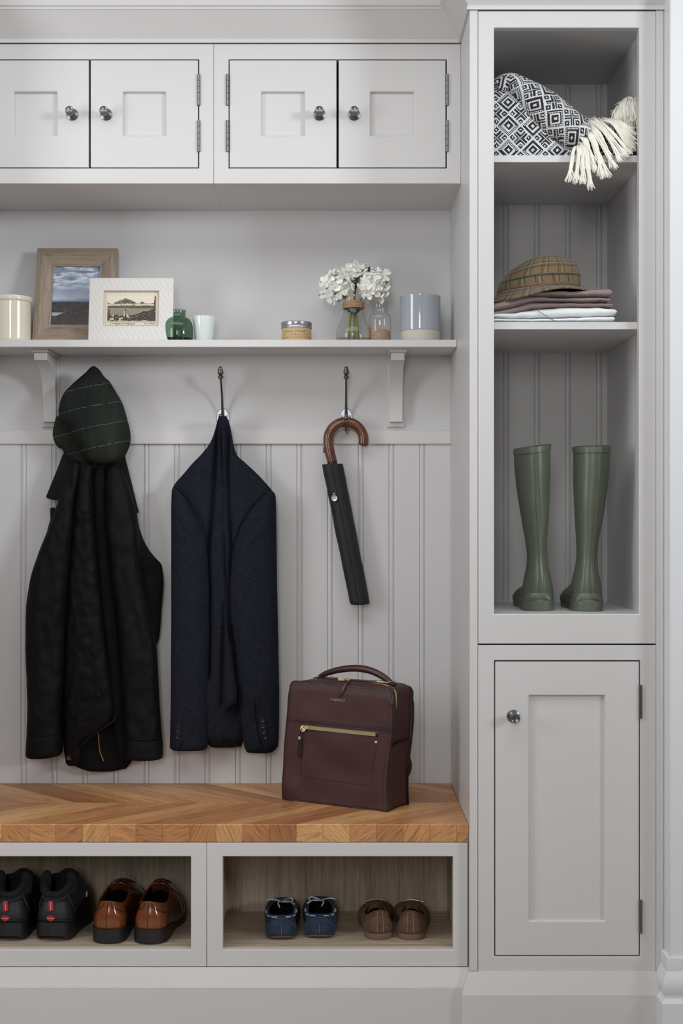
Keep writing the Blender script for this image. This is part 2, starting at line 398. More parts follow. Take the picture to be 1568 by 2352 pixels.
# chevron bench top
def _bench(n):
    x, y, z = n.xyz(n.co('Object'))
    dy = n.m('SUBTRACT', y, -0.0065); ay = n.m('ABSOLUTE', dy)
    u = n.m('DIVIDE', n.m('ADD', n.m('ADD', x, ay), 3.0 + BENCH_PHASE), .0590)
    idn = n.m('FLOOR', u); side = n.m('GREATER_THAN', dy, 0)
    r1 = n.white(n.vec(idn, side, 3.1)); r2 = n.white(n.vec(idn, side, 8.7))
    nrm = n.node('ShaderNodeNewGeometry').outputs['Normal']; nx, ny, nzz = n.xyz(nrm)
    front = n.m('LESS_THAN', ny, -.6)
    along = n.m('MULTIPLY', n.m('SUBTRACT', x, ay), 1.0)
    gt = n.vec(n.m('MULTIPLY', along, 3.0), n.m('MULTIPLY', u, 2.6), n.m('MULTIPLY', r1, 40))
    ang = n.m('MULTIPLY', n.m('SUBTRACT', r2, .5), 2.6)                # end grain: rings at a random slope per block
    fr = n.m('FRACT', u)
    ge = n.vec(n.m('MULTIPLY', n.m('ADD', n.m('MULTIPLY', z, n.m('COSINE', ang)), n.m('MULTIPLY', n.m('MULTIPLY', fr, .059), n.m('SINE', ang))), 90), n.m('MULTIPLY', fr, .7), n.m('MULTIPLY', r1, 60))
    gv = n.node('ShaderNodeMix', {0: front, 4: gt, 5: ge}, data_type='VECTOR').outputs[1]
    g = n.noise(gv, 2.6, 5, .62, .8)
    base = n.ramp(r1, (0, S(164, 110, 70)), (.35, S(188, 133, 86)), (.7, S(203, 150, 100)), (1, S(216, 168, 114)))
    streak = n.ramp(g, (.30, (.50, .46, .42, 1)), (.5, (.92, .9, .88, 1)), (.72, (1.12, 1.12, 1.1, 1)))
    c = n.mix(1.0, base, streak, 'MULTIPLY')
    gap = n.m('LESS_THAN', n.m('ABSOLUTE', n.m('SUBTRACT', fr, .5)), .488)
    c = n.mix(gap, n.mix(1.0, c, (.62, .55, .5, 1), 'MULTIPLY'), c)
    n.base(c); n.bump(g, .06, .0006); n.put(n.b.inputs['Roughness'], n.m('ADD', .34, n.m('MULTIPLY', g, .14)))
BENCH_PHASE = -((AX(4.9, YF) - (XL + XR + .0004) / 2) + .238 + 3.0) % .059
TEAK = mat('oiled_teak_chevron', None, .4, 0, _bench)
m = MB(); m.box(XL + .001, XR - .0006, YF, -.0005, AZ(1935, YF), ZSEAT)
o = obj('bench_top', m, TEAK, bevel=.002); tag(o, 'thick oiled hardwood bench top laid in chevron strips', 'bench')
# ---------------------------------------------------------------- tall cabinet: end panels, open unit above, cupboard below
zp = AZ(2231, YT); x97, x05 = AX(1097.3, YT), AX(1505.5, YT)
m = MB(); m.box(XR, x97 - .0006, YT, -.001, zp, ZC); tag(obj('end_panel', m, PAINT, bevel=.0012), 'tall painted end panel between the bench recess and the tall cabinet', 'cabinet panel')
m = MB(); m.box(x05 + .0006, XP - .0008, YT + .001, -.001, zp, ZC); tag(obj('filler_panel', m, PAINT, bevel=.0008), 'narrow painted filler strip between the tall cabinet and the white wall', 'cabinet panel')
YTB = ys(914)
zs0, zs1 = AZ(1479.3, YT), AZ(25, YT)
t = thing('open_shelf_unit', ((x97 + x05) / 2, -.25, zs0), 'tall open shelf unit with the throw, hat and wellington boots inside', 'shelf unit')
ox0, ox1, oz0, oz1 = AX(1134.5, YT), AX(1467, YT), AZ(1410, YT), AZ(63.5, YT)
m = MB(); m.ring((x97 + .0004, x05), (zs0 + .0008, zs1 - .0005), (ox0, ox1), (oz0, oz1), YT, YT + .022, .0015); obj('face_frame', m, PAINT, t, bevel=.0012, sharp=20)
tx0, tx1 = .333, AX(1394, YTB); tz1, tz0 = AZ(194, YTB), oz0
m = MB(); P = bead_profile(tx0, tx1, [AX(1161.5 - 71.4 + 71.4 * k, YTB) for k in range(5)], YTB)
m.prism(P + [(tx1, YTB + .012), (tx0, YTB + .012)], 'z', tz0 - .018, tz1 + .018); obj('back_panel', m, PAINT, t, sharp=30)
for a, b in ((tx0 - .016, tx0), (tx1, tx1 + .016)):
    m = MB(); m.box(a, b, YT + .0222, YTB + .012, tz0 - .018, tz1 + .018); obj('side_panel', m, PAINT, t)
m = MB(); m.box(tx0, tx1, YT + .0222, YTB, tz1, tz1 + .018); obj('top_panel', m, PAINT, t)
m = MB(); m.box(tx0, tx1, YT + .0222, YTB, tz0 - .018, tz0 - .0003); obj('base_panel', m, PAINT, t)
YSF = YT + .0235
ZS1, ZS2 = AZ(356.5, YSF), AZ(739.5, YSF)
for zt_, hh in ((ZS1, .0155), (ZS2, .0165)):
    m = MB(); m.box(tx0 + .0003, tx1 - .0003, YSF, YTB - .0003, zt_ - hh, zt_); obj('shelf', m, PAINT, t, bevel=.001)
ZTB = tz0 - .0003
zl0, zl1 = AZ(2238, YT) + .002, AZ(1481.5, YT)
t = thing('base_cupboard', ((x97 + x05) / 2, -.25, zl0), 'low cupboard with one tall panelled door, under the wellington boots', 'cupboard')
dx0, dx1, dz0, dz1 = AX(1136, YT), AX(1468, YT), AZ(2195.5, YT), AZ(1518.5, YT)
m = MB(); m.ring((x97 + .0004, x05), (zl0, zl1 - .0006), (dx0 - .0012, dx1 + .0016), (dz0 - .0015, dz1 + .0015), YT, YT + .022, .001); obj('face_frame', m, PAINT, t, bevel=.0012, sharp=20)
m = MB(); open_box(m, x97 + .001, x05 - .001, YT + .0225, -.05, zl0, zl1 - .001); obj('carcass', m, PAINT, t)
d = shaker_door(t, dx0 + .0012, dx1 - .0008, dz0 + .0012, dz1 - .0012, AX(1215, YT), AX(1388, YT), AZ(2115, YT), AZ(1598, YT), YT + .0005)
lathe_knob(d, AX(1178.5, YT), AZ(1645, YT), YT + .0005)
for a, b in ((1573, 1650), (2066, 2143)): hinge(t, AX(1470.5, YT), YT, AZ(b, YT), AZ(a, YT))
# ================================================================ things on the display shelf
ZB = ZSHELF + .0002
def _glaze(n):
    v = n.co(); n.bump(n.noise(v, 45, 2), .03, .002)
CREAM = mat('cream_glaze', S(226, 217, 200), .12, 0, _glaze, Coat_Weight=.6, Coat_Roughness=.05)
BISQ = mat('unglazed_clay', S(206, 200, 190), .7, 0, lambda n: n.bump(n.noise(n.co(), 300), .1, .0005))
BLUEG = mat('pale_blue_glaze', S(166, 174, 182), .13, 0, _glaze, Coat_Weight=.6, Coat_Roughness=.05)
def clear_glass(name, col, refl=1.0, rough=0.0):
    def f(n):
        nt = n.t; tr = n.node('ShaderNodeBsdfTransparent', {0: n.mix(n.m('MULTIPLY', n.m('POWER', n.node('ShaderNodeLayerWeight', {0: .5}).outputs[1], 2.5), .6), col, tuple(q * .42 for q in col[:3]) + (1,))}); gl = n.node('ShaderNodeBsdfGlossy', {0: (1, 1, 1, 1), 1: .02})
        fr = n.m('ADD', .035, n.m('MULTIPLY', .75, n.m('POWER', n.node('ShaderNodeLayerWeight', {0: .5}).outputs[1], 5.0)))
        mx = n.node('ShaderNodeMixShader', {0: n.m('MULTIPLY', fr, refl), 1: tr.outputs[0], 2: gl.outputs[0]})
        nt.links.new(mx.outputs[0], nt.nodes['Material Output'].inputs[0])
    return mat(name, fn=f)
GLASS = clear_glass('clear_glass', (.965, .97, .965, 1)); GLASSG = clear_glass('green_glass', S(166, 194, 174)); GLASSD = clear_glass('deep_green_glass', S(60, 96, 78))
WATER = clear_glass('vase_water', (.90, .90, .80, 1))

# cream crock
yc = -.105; c = at(27, 0, yc); r = 47 / sc(yc)
H = AZ(683, yc + r * .0) - ZB
t = thing('stoneware_crock', (c[0], yc, ZB), 'cream glazed stoneware crock left of the brown picture frame', 'pot')
m = MB(); m.lathe([(0, 0), (r * .88, 0), (r * .915, .003), (r * .925, .01), (r * .925, H - .014), (r * .94, H - .0135), (r * .99, H - .011), (r, H - .006), (r * .985, H - .001), (r * .95, H), (r * .90, H - .003), (r * .88, H - .014), (r * .86, .008), (0, .006)], (c[0], yc, ZB), n=72)
obj('pot_body', m, CREAM, t, sharp=50)

# pictures painted as print pigments on a fine grid (the prints are flat in the photo)
def print_mesh(w, h, nx, ny, fn):
    m = MB(); m.grid(lambda a, b: (w * (a - .5), 0, h * b), nx, ny); cols = [fn(a / nx, b / ny) for a in range(nx + 1) for b in range(ny + 1)]
    return m, cols
def set_cols(o, cols):
    ca = o.data.color_attributes.new('print', 'FLOAT_COLOR', 'POINT')
    for i, c in enumerate(cols): ca.data[i].color = c
PRINT = mat('photo_print', None, .25, 0, lambda n: n.base(n.node('ShaderNodeVertexColor', None, layer_name='print').outputs[0]), Coat_Weight=.06, Coat_Roughness=.1, Specular_IOR_Level=.2)
def C3(a, b, t): return tuple(lerp(p, q, max(0, min(1, t))) for p, q in zip(a, b))
def fbm(x, y, s=0.0, o=5):
    v, a, f = 0, .5, 1
    for _ in range(o): v += a * nz(x * f, y * f, s + f); a *= .55; f *= 2.03
    return v
def moor(u, v):
    hz = .405 + .006 * fbm(u * 6, 3.3)
    if v > hz:
        q = (v - hz) / (1 - hz)
        isl = .43 + .032 * max(0, smooth((u - .45) / .12) * smooth((1.3 - u) / .5)) * (1 + .3 * fbm(u * 9, 7.1))
        c = C3(S(176, 184, 200), S(128, 142, 168), min(1, abs(q - .1) * 3.0))
        c = C3(c, S(150, 165, 192), .6 * smooth((q - .15) / .2))
        d = fbm(u * 2.2 + q * 2.4, q * 9 - u * 1.2, 2.0); e = fbm(u * 5 + q * 4, q * 16, 9.0)
        cl = smooth((q - .30) / .25)
        c = C3(c, S(226, 230, 238), cl * smooth(d * 2.2 + .42)); c = C3(c, S(104, 114, 134), cl * smooth(-e * 2.2 + .22 + (q - .75) * .8) * .85)
        if .36 < q < .50: c = C3(c, S(206, 212, 224), .5 * smooth(1 - abs(q - .42) * 14 + d * 2))
        if v < isl and v > hz: c = C3(S(98, 118, 150), S(140, 156, 182), smooth((v - hz) / .03))
        return c
    d = fbm(u * 9, v * 26, 4.0); e = fbm(u * 24, v * 60, 1.0)
    c = C3(S(34, 29, 31), S(66, 57, 57), smooth(d * 1.6 + .4)); c = C3(c, S(62, 42, 38), .5 * smooth(fbm(u * 4, v * 12, 8) * 2 + .4) * smooth((.2 - v) / .1))
    c = C3(c, S(116, 112, 118), .55 * smooth((e - .30) * 5))
    if .168 < v < .222 + .004 * fbm(u * 20, 2) and u < .10 + (v - .165) * 2.6: c = S(150, 163, 186)
    return c
SEP0, SEP1, SEPP = S(58, 53, 46), S(214, 203, 182), S(222, 212, 192)
def village(u, v):
    a, b = (u - .03) / .93, (v - .095) / .80
    edge = .0 < a < 1 and 0 < b < 1
    mt = .72 + .04 * fbm(a * 5, .3, 5) + .20 * max(0, 1 - abs(a - .36) / .24) ** .8 * (1 + .1 * fbm(a * 14, 1)) + .09 * max(0, 1 - abs(a - .71) / .07) + .05 * max(0, 1 - a / .07)
    if not edge: return SEPP
    if b > mt: c = C3(S(216, 205, 184), S(228, 219, 200), b) if b < 1.3 else SEPP
    elif b > .705 + .02 * fbm(a * 8, 3): c = C3(S(84, 77, 66), S(160, 150, 132), smooth(fbm(a * 16, b * 20, 6) * 1.6 + .2))
    elif b > .64 + .02 * fbm(a * 7, 8): c = C3(S(210, 200, 180), S(150, 140, 122), smooth(fbm(a * 12, b * 9, 2) * 2))
    elif b > .545 - .02 * a: c = C3(S(74, 69, 60), S(104, 97, 84), smooth(fbm(a * 10, b * 30, 1) + .5))
    elif b > .30: c = C3(S(136, 127, 110), S(160, 150, 130), b + .3 * fbm(a * 4, b * 30, 7))
    else: c = C3(S(122, 113, 98), S(150, 140, 122), .5)
    tree = .28 + .10 * fbm(a * 9, 2, 3) + .22 * smooth((a - .5) / .45) + (.9 * smooth((a - .955) / .03)) + .30 * smooth((.07 - a) / .05) * (1 if fbm(a * 40, b * 14, 3) > -.1 else 0)
    if b < tree:
        q = fbm(a * 30, b * 30, 6); c = C3(S(38, 35, 30), S(112, 105, 92), smooth(q * 1.8 + .35))
        if .0 < a < .62 and b < .30 and fbm(a * 13, b * 11, 12) > .13: c = C3(S(206, 196, 176), S(150, 140, 122), smooth(fbm(a * 50, b * 50, 4) * 2))
        if b < .06 + .05 * fbm(a * 6, 5): c = S(188, 178, 158)
    if abs(a - .36) < .016 and .22 < b < .44: c = S(205, 195, 176) if a < .36 else S(92, 86, 76)
    if abs(a - .372) < .018 * (1 - (b - .44) / .10) and .44 <= b < .54: c = S(60, 56, 48)
    if abs(a - .40) < .06 and .20 < b < .20 + .13 * (1 - abs(a - .40) / .06): c = S(196, 186, 166) if a > .39 else S(84, 78, 68)
    return c
# brown wood frame
def _bwood(n):
    x, y, z = n.xyz(n.co()); hor = n.m('GREATER_THAN', n.m('SUBTRACT', n.m('ABSOLUTE', n.m('SUBTRACT', z, .1265)), .026), n.m('ABSOLUTE', x))
    v = n.vec(n.m('MULTIPLY', x, n.m('ADD', n.m('MULTIPLY', hor, -.93), 1)), 0, n.m('MULTIPLY', z, n.m('ADD', n.m('MULTIPLY', hor, .93), .07)))
    g = n.noise(v, 220, 5, .65, .5); g2 = n.noise(v, 40, 3)
    n.base(n.ramp(n.m('ADD', n.m('MULTIPLY', g, .65), n.m('MULTIPLY', g2, .35)), (.28, S(88, 76, 66)), (.42, S(134, 119, 104)), (.62, S(160, 145, 128)))); n.bump(g, .3, .0008)
BWOOD = mat('grained_brown_wood', None, .55, 0, _bwood)
def _wwood(n):
    v = n.co(); g = n.noise(n.map(v, (1, 1, 5.0), (0, .12, 0)), 26, 3, .5, 1.6); w = n.node('ShaderNodeTexWave', {'Vector': n.map(v, (.55, 1, 2.2), (0, .15, 0)), 'Scale': 46, 'Distortion': 5, 'Detail': 3, 'Detail Scale': 1.1}).outputs[1]
    n.base(n.ramp(n.m('ADD', n.m('MULTIPLY', w, .6), n.m('MULTIPLY', g, .4)), (.1, S(210, 206, 202)), (.6, S(219, 217, 214)))); n.bump(w, .06, .0005)
WWOOD = mat('white_washed_wood', None, .55, 0, _wwood)
CARD = mat('postcard_card', S(224, 214, 194), .6); BLACKB = mat('black_back_board', S(40, 36, 34), .7)
INK = mat('brown_ink', S(62, 54, 46), .7)
def place_frame(t, loc, tilt, yaw=0):
    t.location = loc; t.rotation_euler = (tilt, 0, yaw)
t = thing('picture_frame', (0, 0, 0), 'brown grained wood frame with a moorland photo, half behind the white frame', 'picture frame')
W, Hh = .202, .253
m = MB(); q = lambda hx, z0, z1, y: [(-hx, y, z0), (hx, y, z0), (hx, y, z1), (-hx, y, z1)]
ow, oh0, oh1 = .0585, .0485, .2065
m.loft([q(W / 2, 0, Hh, 0), q(W / 2, 0, Hh, -.016), q(W / 2 - .014, .014, Hh - .014, -.020), q(ow + .006, oh0 - .006, oh1 + .006, -.012), q(ow + .0055, oh0 - .0055, oh1 + .0055, -.0105), q(ow, oh0, oh1, -.0105), q(ow, oh0, oh1, 0)], wrap=True, c0=False, c1=False)
obj('frame_moulding', m, BWOOD, t, sharp=20)
m, cl = print_mesh(.119, .160, 96, 128, moor); m.xf(Matrix.Translation((0, -.006, oh0 - .001))); o = obj('photograph', m, PRINT, t); set_cols(o, cl)
m = MB(); m.box(-W / 2 + .006, W / 2 - .006, -.0045, -.0005, .006, Hh - .006); obj('back_board', m, BLACKB, t)
place_frame(t, (at(171, 0, -.075)[0], -.082, ZB), -.25 + .0, .0)
t.location.z = ZB + .0002
t = thing('picture_frame', (0, 0, 0), 'white-washed wood frame with a sepia lake postcard, left of the green vase', 'picture frame')
W, Hh = .2085, .161
ow, oh0, oh1 = .068, .0395, .1285
m = MB(); m.loft([q(W / 2, 0, Hh, 0), q(W / 2, 0, Hh, -.014), q(W / 2 - .0015, .0015, Hh - .0015, -.0155), q(ow + .001, oh0 - .001, oh1 + .001, -.0155), q(ow, oh0, oh1, -.0145), q(ow, oh0, oh1, 0)], wrap=True, c0=False, c1=False)
obj('frame_moulding', m, WWOOD, t, sharp=20)
m, cl = print_mesh(.128, .083, 128, 84, village); m.xf(Matrix.Translation((.001, -.0068, .0425))); o = obj('postcard', m, PRINT, t); set_cols(o, cl)
mm = text_mesh('S. Wolfgang am Wolfgangsee', .0052, .0001, 1.0, 'LEFT', .3); mm.xf(Matrix.Translation((-.052, -.0070, .0468)) @ Matrix.Rotation(pi / 2, 4, 'X')); obj('handwriting', mm, INK, o, flat=True)
mm = text_mesh('No. 6 Wallner', .0046, .0001, 1.0, 'LEFT', .3); mm.xf(Matrix.Translation((.031, -.0070, .0468)) @ Matrix.Rotation(pi / 2, 4, 'X')); obj('handwriting', mm, INK, o, flat=True)
m = MB(); m.box(-W / 2 + .006, W / 2 - .006, -.0055, -.0005, .006, Hh - .006); obj('back_board', m, CARD, t)
place_frame(t, (at(302.5, 0, -.11)[0], -.118, ZB), -.13, .0)

# green bottle vase
yc = -.105; c = (AX(408.5, yc), yc, ZB); k = 1 / sc(yc); h = AZ(712, yc) - ZB
t = thing('bottle_vase', c, 'small round green glass bottle vase beside the white tumbler', 'vase')
rb = 34.5 * k
P = [(0, 0), (rb * .80, 0), (rb * .93, .004), (rb * .99, .012), (rb, .024), (rb * .99, h * .50), (rb * .93, h * .62), (rb * .80, h * .71), (rb * .62, h * .765), (rb * .535, h * .785), (rb * .505, h * .81), (rb * .50, h * .95), (rb * .52, h * .985), (rb * .51, h), (rb * .475, h * .995)]
m = MB(); m.lathe(P, c, n=64); obj('vase_glass', m, GLASSG, t, sharp=60)
P2 = [(0, .0005), (rb * .79, .0005), (rb * .92, .0045), (rb * .965, .009), (rb * .93, .0125), (0, .0105)]
m = MB(); m.lathe(P2, c, n=64); obj('thick_base', m, GLASSD, t, sharp=60)['label'] = 'thick dark green base'

# white tumbler
yc = -.095; c = (AX(467.5, yc), yc, ZB); k = 1 / sc(yc); h = AZ(727.5, yc) - ZB; r1, r0 = 25.5 * k, 20.0 * k
MILK = mat('milky_white_glass', S(222, 230, 228), .22, 0, None, Coat_Weight=.4)
m = MB(); m.lathe([(0, 0), (r0 - .002, 0), (r0, .002), (r1, h - .001), (r1 - .0008, h), (r1 - .0022, h - .0005), (r0 - .002, .006), (0, .006)], c, n=56)
tag(obj('tumbler', m, MILK, sharp=40), 'small white tapered tumbler, right of the green bottle vase', 'tumbler')

# candle jar
yc = -.125; c = (AX(680.5, yc), yc, ZB); k = 1 / sc(yc); r = 35.6 * k; h = AZ(740.8, yc) - ZB; hl = AZ(755.5, yc) - ZB
KRAFT = mat('kraft_label', S(208, 178, 128), .6, 0, lambda n: n.base(n.mix(n.noise(n.co(), 300), S(198, 166, 116), S(216, 188, 140))))
LIDM = mat('brushed_zinc_lid', S(170, 172, 176), .32, .85); INKD = mat('dark_label_ink', S(70, 56, 40), .6)
t = thing('candle_jar', c, 'round candle jar with a kraft label and zinc lid, alone near the shelf middle', 'candle')
m = MB(); m.lathe([(0, 0), (r * .94, 0), (r * .965, .002), (r * .965, hl), (0, hl)], c, n=64); obj('jar_body', m, KRAFT, t, sharp=40)
m = MB(); m.lathe([(r * .985, hl - .0005), (r * 1.0, hl + .0003), (r, hl + .0045), (r * .985, hl + .0055), (r * .995, hl + .0065), (r * .995, h - .002), (r * .97, h - .0004), (r * .9, h), (0, h)], c, n=64); obj('lid', m, LIDM, t, sharp=30)
lab = MB(); lab.lathe([(r * .968, .001), (r * .970, .0012), (r * .970, hl - .0018), (r * .968, hl - .0016)], c, n=64, a0=-pi / 2 - 1.15, a1=-pi / 2 + 1.42)
lb = obj('label', lab, KRAFT, t, sharp=40)
def curved_text(s, size, ang, z, spacing=1.0, rr=None, parent=None):
    mm = text_mesh(s, size, .0001, spacing); rr = rr or r * .9715; M = MB()
    vs = [(c[0] + (rr + p[2]) * sin(ang + p[0] / rr), c[1] - (rr + p[2]) * cos(ang + p[0] / rr), ZB + z + p[1]) for p in mm.v]
    M.add(vs, mm.f); return obj('lettering', M, INKD, parent, flat=True)
curved_text('INDIGO WOODS', .0076, -.12, hl - .0095, 1.12, parent=lb); curved_text('CANDLE', .0056, -.12, hl - .0182, 1.35, parent=lb)
curved_text('No.', .0032, .88, hl - .0075, 1, parent=lb); curved_text('70', .0034, .92, hl - .0118, 1, parent=lb); curved_text('SOY WAX', .0028, -.88, hl - .0182, 1, parent=lb); curved_text('ESSENTIAL OILS', .0030, .66, hl - .0182, 1, parent=lb)
curved_text('THE SERENITY & FRAGRANCE OF THE WOODS', .0036, .02, hl - .0254, 1.05, parent=lb)
def curved_bar(a0, a1, z0, z1):
    M = MB(); M.lathe([(r * .9705, z0), (r * .972, z0), (r * .972, z1), (r * .9705, z1)], c, n=24, a0=-pi / 2 + a0, a1=-pi / 2 + a1); return M
M = MB()
for q_ in (curved_bar(-.98, 1.3, hl - .0142, hl - .0138), curved_bar(-.98, 1.3, hl - .0222, hl - .0218), curved_bar(-.98, 1.3, hl - .0038, hl - .0034), curved_bar(.56, .575, hl - .0140, hl - .0036), curved_bar(-.98, -.965, hl - .03, hl - .0036), curved_bar(-.56, -.548, hl - .022, hl - .014), curved_bar(.32, .332, hl - .022, hl - .014)):
    M.add(q_.v, q_.f)
obj('ruled_line', M, INKD, lb, flat=True)

# flask vase with twine collar, water and three hydrangea stems
yv = -.100; c = (AX(811.5, yv), yv, ZB); k = 1 / sc(yv)
t = thing('flask_vase', c, 'clear bell-shaped glass vase with a twine collar, holding the white hydrangeas', 'vase')
hz = lambda py: AZ(py, yv) - ZB
P = [(0, .001), (33 * k, .001), (38 * k, .004), (40.5 * k, hz(772)), (39.5 * k, hz(762)), (35 * k, hz(748)), (29 * k, hz(733)), (24 * k, hz(720)), (22 * k, hz(710)), (21.6 * k, hz(700)), (22.5 * k, hz(692)), (25 * k, hz(686)), (27 * k, hz(682))]
m = MB(); m.lathe([(spl([(i, p[0]) for i, p in enumerate(P)], j / 3), spl([(i, p[1]) for i, p in enumerate(P)], j / 3)) for j in range(3 * len(P) - 2)], c, n=64); obj('vase_glass', m, GLASS, t, sharp=60)
m = MB(); m.lathe([(0, .002), (33 * k, .002), (37.3 * k, .005), (39 * k, .0125), (0, .0125)], c, n=48); obj('water', m, WATER, t, sharp=50)
JUTE = mat('jute_twine', None, .85, 0, lambda n: (n.base(n.ramp(n.noise(n.map(n.co(), (1, 1, 2)), 420, 3), (.3, S(134, 102, 76)), (.65, S(190, 158, 128)))), n.bump(n.noise(n.co(), 700), .5, .0006)))
m = MB(); pts = []
for i in range(5 * 40 + 1):
    a = 2 * pi * i / 40; pts.append((c[0] + 23.6 * k * cos(a), c[1] + 23.6 * k * sin(a), ZB + lerp(hz(709.5), hz(694.5), i / 200)))
m.tube(pts, 2.05 * k, 7); obj('twine_collar', m, JUTE, t)
PETAL = mat('white_petal', None, .6, 0, lambda n: n.base(n.mix(n.noise(n.co(), 60), S(250, 251, 242), S(254, 254, 250))), Subsurface_Weight=.12, Subsurface_Radius=(.004, .004, .003))
STEMM = mat('flower_stem_green', S(112, 120, 40), .5); LEAFM = mat('dark_green_leaf', S(38, 66, 48), .5)
def floret(m, p, nrm, size, spin):
    nrm = Vector(nrm).normalized(); u = nrm.orthogonal().normalized(); w = nrm.cross(u); p = Vector(p)
    for q_ in range(4):
        a = spin + q_ * pi / 2 + rnd.uniform(-.15, .15); d = u * cos(a) + w * sin(a); e = nrm.cross(d); L = size * rnd.uniform(.9, 1.12); cup = rnd.uniform(.05, .45)
        rows = []
        for i in range(6):
            s_ = i / 5; wd_ = L * .52 * (sin(pi * min(1, s_ * .93 + .07)) ** .75) * (.35 + .75 * s_)
            cen = p + d * L * s_ + nrm * (L * cup * s_ * (1.1 - .9 * s_) + .0012)
            rows.append([cen + e * wd_ * x_ + nrm * (L * .16 * x_ * x_ * (.3 + s_)) for x_ in (-1, -.5, 0, .5, 1)])
        m.loft(rows, False, False, False)
def hydrangea(label, cpx, cy, rad, base, seed, leaves):
    rr = random.Random(seed); cc = Vector(at(cpx[0], cpx[1], cy))
    b0 = Vector((c[0] + base, yv + base * .4, ZB + .006)); nk = Vector((c[0] + base * .5, yv, ZB + hz(700)))
    t = thing('hydrangea', b0, label, 'flower', 'hydrangeas in the flask vase')
    m = MB(); m.tube(crom([b0, b0.lerp(nk, .55), nk, cc - Vector((0, 0, rad[1] * .3))], 8), 2.9 * k, 10); obj('stem', m, STEMM, t)
    m = MB(); n_ = 34
    for i in range(n_):
        z_ = 1 - 2 * (i + .5) / n_; a = i * 2.39996 + rr.uniform(-.3, .3); s_ = sqrt(max(0, 1 - z_ * z_)); d = Vector((s_ * cos(a), s_ * sin(a), z_))
        if d.z < -.75: continue
        p = cc + Vector((d.x * rad[0], d.y * rad[0] * .8, d.z * rad[1])) * rr.uniform(.72, .98)
        floret(m, p, d + Vector((rr.uniform(-.5, .5), rr.uniform(-.5, .3), rr.uniform(-.4, .4))), .0215 * rr.uniform(.85, 1.15), rr.uniform(0, pi))
    obj('flower_head', m, PETAL, t, solid=.0004, solid_off=0, sharp=0)
    for (lx, ly, tx, ty, wd_) in leaves:
        A, B = Vector(at(lx, ly, cy - .01)), Vector(at(tx, ty, cy - .028)); m = MB(); ax = (B - A); sd = ax.cross(Vector((0, -1, .2))).normalized(); L = ax.length; rows = []
        for i in range(9):
            s_ = i / 8; w_ = wd_ * k * (sin(pi * s_ ** .8) if 0 < s_ < 1 else .02); cen = A.lerp(B, s_) + Vector((0, -.004 * sin(pi * s_), 0))
            rows.append([cen + sd * w_ * x_ + Vector((0, -.003 * abs(x_), 0)) for x_ in (-1, -.5, 0, .5, 1)])
        m.loft(rows, False, False, False); obj('leaf', m, LEAFM, t, solid=.0006)
hydrangea('white hydrangea head on the left of the vase, lowest over its rim', (775, 660), -.105, (.036, .037), -.012, 1, [])
hydrangea('white hydrangea head at the top back of the vase bunch', (818, 633), -.085, (.030, .024), .002, 2, [(824, 652, 850, 612, 11), (804, 664, 826, 632, 9), (826, 712, 798, 716, 9)])
hydrangea('white hydrangea head on the right, above the bottle of copper grains', (857, 656), -.105, (.0335, .036), .012, 3, [])

# clear bottle with copper coloured grains
yc = -.108; c = (AX(872, yc), yc, ZB); k = 1 / sc(yc); hz = lambda py: AZ(py, yc) - ZB
t = thing('glass_bottle', c, 'clear glass apothecary bottle part filled with copper grains, right of the flowers', 'bottle')
P = [(0, .0005), (23 * k, .0005), (25.5 * k, .003), (25.8 * k, hz(735)), (25 * k, hz(727)), (22.5 * k, hz(722)), (18 * k, hz(718.5)), (17 * k, hz(715)), (16.8 * k, hz(700)), (17.6 * k, hz(696.5)), (21.5 * k, hz(694.5)), (21.6 * k, hz(693)), (20 * k, hz(692.5)), (16 * k, hz(693.5))]
m = MB(); m.lathe(P, c, n=64); obj('bottle_glass', m, GLASS, t, sharp=50)
GRAIN = mat('copper_grains', None, .7, 0, lambda n: (n.base(n.ramp(n.white(n.node('ShaderNodeVectorMath', {0: n.map(n.co(), (900, 900, 900))}, operation='FLOOR').outputs[0]), (0, S(134, 104, 84)), (.6, S(176, 144, 120)), (1, S(208, 180, 156)))), n.bump(n.voro(n.co(), 700), .6, .0006)))
m = MB(); R_ = 23.8 * k; ring = lambda z, rr_: [(c[0] + rr_ * cos(2 * pi * i / 40), c[1] + rr_ * sin(2 * pi * i / 40), ZB + z - .0045 * cos(2 * pi * i / 40) * rr_ / R_) for i in range(40)]
m.loft([[(x_, y_, ZB + .002) for x_, y_, _ in ring(0, R_ * .9)], [(x_, y_, ZB + .004) for x_, y_, _ in ring(0, R_)], ring(hz(757), R_), ring(hz(756), R_ * .6), ring(hz(756.5), R_ * .02)])
tag(obj('copper_grains', m, GRAIN, sharp=40), 'copper coloured grains lying in the clear bottle', 'grains', None, 'stuff')

# pale blue pot with an unglazed foot
yc = -.100; c = (AX(965, yc), yc, ZB); k = 1 / sc(yc); hz = lambda py: AZ(py, yc) - ZB; r = 46 * k; zf = hz(763)
t = thing('ceramic_pot', c, 'pale blue glazed pot with an unglazed foot, rightmost on the shelf', 'pot')
m = MB(); m.lathe([(0, .0005), (r * .955, .0005), (r * .975, .002), (r * .985, zf)], c, n=72); obj('unglazed_foot', m, BISQ, t, sharp=50)['label'] = 'unglazed buff clay foot'
h = hz(681); m = MB(); m.lathe([(r * .985, zf), (r * .995, zf + .001), (r, zf + .004), (r, h - .007), (r * 1.02, h - .004), (r * 1.02, h - .001), (r * .99, h), (r * .96, h - .002), (r * .955, h - .008), (r * .95, zf), (0, zf)], c, n=72); obj('glazed_body', m, BLUEG, t, sharp=50)
